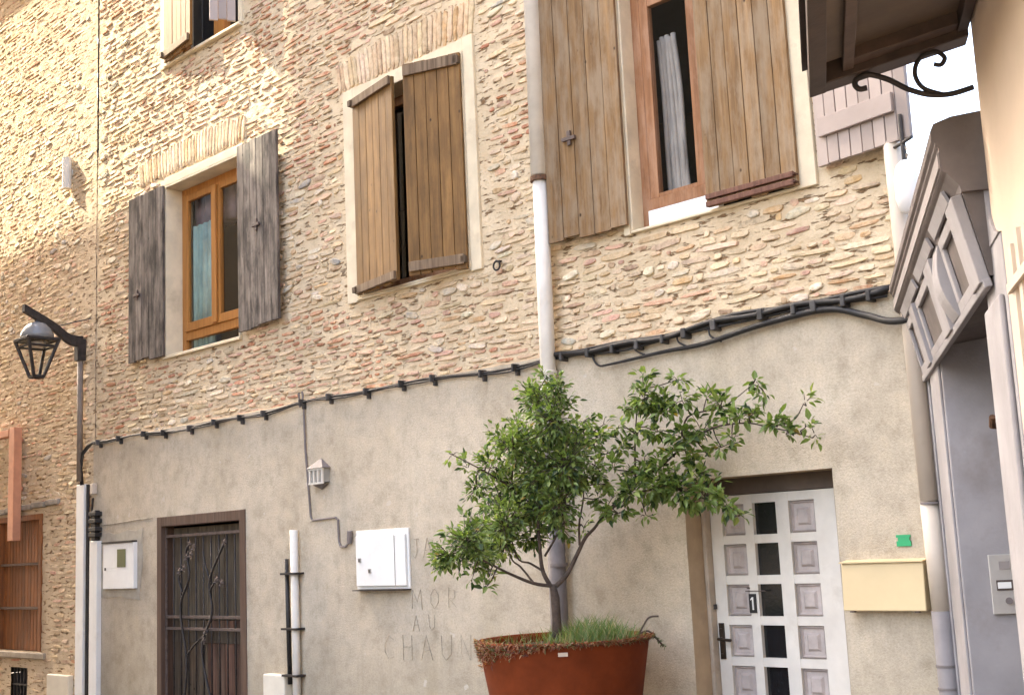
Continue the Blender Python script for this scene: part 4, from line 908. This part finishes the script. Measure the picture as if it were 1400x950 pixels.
b.add(twigs.v,twigs.f); b.build('trunk',M_BARK,tr,smooth=True)
raw_mesh('crown',LV,LF,LC,M_LEAF,tr,smooth=False)
# a few pale blossoms in the crown
# grass, creeping plant and stray twig in the pot
GV,GF,GC=[],[],[]
def blade(p,h,lean,w,col):
    k=len(GV); sd=Vector((random.gauss(0,1),random.gauss(0,1),0)).normalized()*w
    for t_ in(0,.4,.75): 
        q=p+Vector((0,0,h*t_))+lean*(t_**1.7)*h; ww=sd*(1-t_*.75); GV.extend([tuple(q-ww),tuple(q+ww)])
    GV.append(tuple(p+Vector((0,0,h*.97))+lean*h)); GF.extend([(k,k+1,k+3,k+2),(k+2,k+3,k+5,k+4),(k+4,k+5,k+6)]); GC.extend([col]*7)
for i in range(1500):
    a=random.uniform(-.12,.50); d_=random.uniform(-.46,.42)
    if a*a+d_*d_>.245: continue
    f_=math.exp(-((a-.20)/.19)**2)
    if random.random()>.25+f_: continue
    p=Vector((PX,PY,1.04))+RH*a+VD*d_; h=random.uniform(.05,.12)+.10*f_*random.random()
    g=random.random(); blade(p,h,Vector((random.gauss(0,.42),random.gauss(0,.42),0)),random.uniform(.0022,.0045),(.08+.07*g,.14+.08*g,.045+.03*g) if g<.8 else (.24,.22,.11))
for i in range(420):
    a=random.uniform(-.5,.5); d_=random.uniform(-.5,.48)
    if a*a+d_*d_>.26: continue
    p=Vector((PX,PY,1.045))+RH*a+VD*d_; g=random.random()
    blade(p,random.uniform(.03,.085),Vector((random.gauss(0,.6),random.gauss(0,.6),0)),random.uniform(.002,.004),(.09+.05*g,.12+.05*g,.04) if g<.6 else (.19,.10,.05))
gt=thing('grass_tuft','grassy green tuft growing out of the pot around the tree trunk','grass',(PX,PY,1.04)); gt['kind']='stuff'
raw_mesh('blades',GV,GF,GC,M_GRASS,gt,smooth=False)
GV,GF,GC=[],[],[]
def rimp(ang,r=.535): return Vector((PX+r*math.cos(ang),PY+r*math.sin(ang),RIM))
a0=math.atan2(-VD.y,-VD.x)     # direction from pot to the viewer
for i in range(2600):
    u=random.random(); an=a0-1.75+3.4*u**1.5 if random.random()<.8 else a0+random.uniform(-1.6,1.6)
    left=max(0,1-(an-(a0-1.7))/1.6)
    g=random.random()
    drop=random.uniform(0,.02+.20*left*random.random()**.6)
    p=rimp(an,.537-drop*.19+random.uniform(.002,.012)); p.z-=drop
    if random.random()<.35: p=rimp(an,random.uniform(.45,.535)); p.z-=.01
    out=Vector((math.cos(an),math.sin(an),0))
    col=[(.16,.045,.02),(.23,.085,.035),(.10,.03,.018),(.30,.17,.09),(.10,.10,.035)][min(4,int(g*5))]
    L=random.uniform(.014,.035); k=len(GV)
    dr=(out*random.uniform(.2,.9)+Vector((random.gauss(0,.5),random.gauss(0,.5),random.uniform(-1.0,.7)))).normalized(); sd=dr.cross(out+Vector((.1,.2,.7))).normalized()*random.uniform(.0025,.005)
    GV.extend([tuple(p-sd),tuple(p+sd),tuple(p+dr*L*.6+sd*.8),tuple(p+dr*L),tuple(p+dr*L*.6-sd*.8)]); GF.append((k,k+1,k+2,k+3,k+4)); GC.extend([col]*5)
gt=thing('creeping_plant','dry reddish creeping plant spilling over the rim of the pot','plant',(PX,PY,1.05)); gt['kind']='stuff'
raw_mesh('creepers',GV,GF,GC,M_GRASS,gt,smooth=False)
# trailing sprig over the right rim
GV,GF,GC=[],[],[]
ts=thing('trailing_sprig','small sprig hanging over the right edge of the pot','plant',tuple(rimp(a0+1.5,.5)))
s0=TB+RH*.46; r_=lambda a,z,d=0:Vector((PX,PY,0))+RH*a+VD*d+Vector((0,0,z))
b=MB(); b.tube(bez([r_(.44,1.06),r_(.52,1.10),r_(.57,1.06),r_(.62,1.0)],12),.006,6); b.tube(bez([r_(.46,1.06),r_(.50,1.13),r_(.54,1.18),r_(.60,1.185)],12),.006,6); b.build('stem',M_BARK,ts)
LV,LF,LC=[],[],[]
for i in range(60):
    u=random.random(); p=r_(.47,1.075).lerp(r_(.55,1.08),u*2) if u<.5 else r_(.55,1.08).lerp(r_(.625,.995),u*2-1)
    leaf(p,Vector((random.gauss(0,1),random.gauss(0,1),random.gauss(-.2,1))),random.uniform(.018,.035),.006,(.07,.11,.04))
raw_mesh('leaves',LV,LF,LC,M_LEAF,ts,smooth=False)

# ------------------------------------------------------------------ street and the houses opposite
b=MB(); b.box(-400,400,-400,400,-.3,-.06); tag(b.build('ground',M_ASPH),'worn stone paved street surface','ground',kind='structure')
b=MB(); b.box(-24,-3.3,-1.9,-.04,-.055,.0); tag(b.build('pavement',M_PAVE),'grey concrete pavement along the facade','pavement',kind='structure')
b=MB(); b.box(-24,-3.0,-2.05,-1.902,-.055,.006); tag(b.build('kerb',M_KERB,bevel=.01),'granite kerb edging the pavement','kerb',kind='structure')
SUN=Vector((-.68,-.215,.66)).normalized()
YO=-4.2; tt=-YO/-SUN.y if SUN.y>0 else YO/SUN.y
def shadow_src(x,z): return (x+SUN.x*tt, z+SUN.z*tt)
xe,ze=shadow_src(-10.22,5.62)
def opposite(name,label,x0,x1,h):
    t=thing(name,label,'house',((x0+x1)/2,YO-4,0))
    MB().box(x0,x1,YO-8,YO-.25,-.05,h-.12).build('wall',M_OPP,t)
    b=MB(); b.hexa([(x0,YO,h-.12),(x1,YO,h-.12),(x1,YO-8.2,h+1.6),(x0,YO-8.2,h+1.6)],[(x0,YO,h),(x1,YO,h),(x1,YO-8.2,h+1.72),(x0,YO-8.2,h+1.72)]); b.build('roof',M_TILE,t)
    n=int((x1-x0)/2.6)
    for fl_ in range(int(h//3.1)):
        for i in range(n):
            cx=x0+(i+.5)*(x1-x0)/n; z=1.0+fl_*3.1
            b=MB(); b.box(cx-.5,cx+.5,YO-.255,YO-.24,z,z+1.6); b.build('window',M_DKGLASS,t)
opposite('opposite_house','lower ochre house across the street with clay tile roof',xe-16,xe-.02,ze)
opposite('opposite_house','taller ochre house across the street with clay tile roof',xe+.02,xe+12.5,ze+5.5)

# ------------------------------------------------------------------ light, sky, camera
w=bpy.data.worlds.new('World'); sc.world=w; w.use_nodes=True; nt=w.node_tree
sky=nt.nodes.new('ShaderNodeTexSky'); sky.sky_type='NISHITA'; sky.sun_disc=False
sky.sun_elevation=math.asin(SUN.z); sky.sun_rotation=math.atan2(SUN.x,SUN.y)
sky.air_density=1.0; sky.dust_density=7.0; sky.ozone_density=0.0
nt.links.new(sky.outputs[0],nt.nodes['Background'].inputs[0]); nt.nodes['Background'].inputs[1].default_value=.15
ld=bpy.data.lights.new('sun','SUN'); ld.energy=2.0; ld.angle=math.radians(.35); ld.color=(1,.91,.70)
lo=bpy.data.objects.new('sun',ld); COL.objects.link(lo); lo.rotation_euler=SUN.to_track_quat('Z','Y').to_euler(); lo.location=(-10,-12,20)

cd=bpy.data.cameras.new('camera'); cam=bpy.data.objects.new('camera',cd); COL.objects.link(cam); sc.camera=cam
r=Vector((.70718083,.70557977,-.045304)); u=Vector((.14287557,-.07985751,.98651374)); f=Vector((-.69244627,.70411644,.15728381))
mw=Matrix((( r.x,u.x,-f.x,0),(r.y,u.y,-f.y,-6.7),(r.z,u.z,-f.z,1.65),(0,0,0,1)))
cam.matrix_world=mw; cd.sensor_width=36; cd.lens=44.0146; cd.clip_start=.05; cd.clip_end=1500
vs=sc.view_settings; vs.view_transform='Standard'; vs.look='None'; vs.gamma=1; vs.exposure=3.3
try: vs.use_curve_mapping=False
except Exception: pass
for o in bpy.data.objects:
    if '_w' in o: del o['_w']
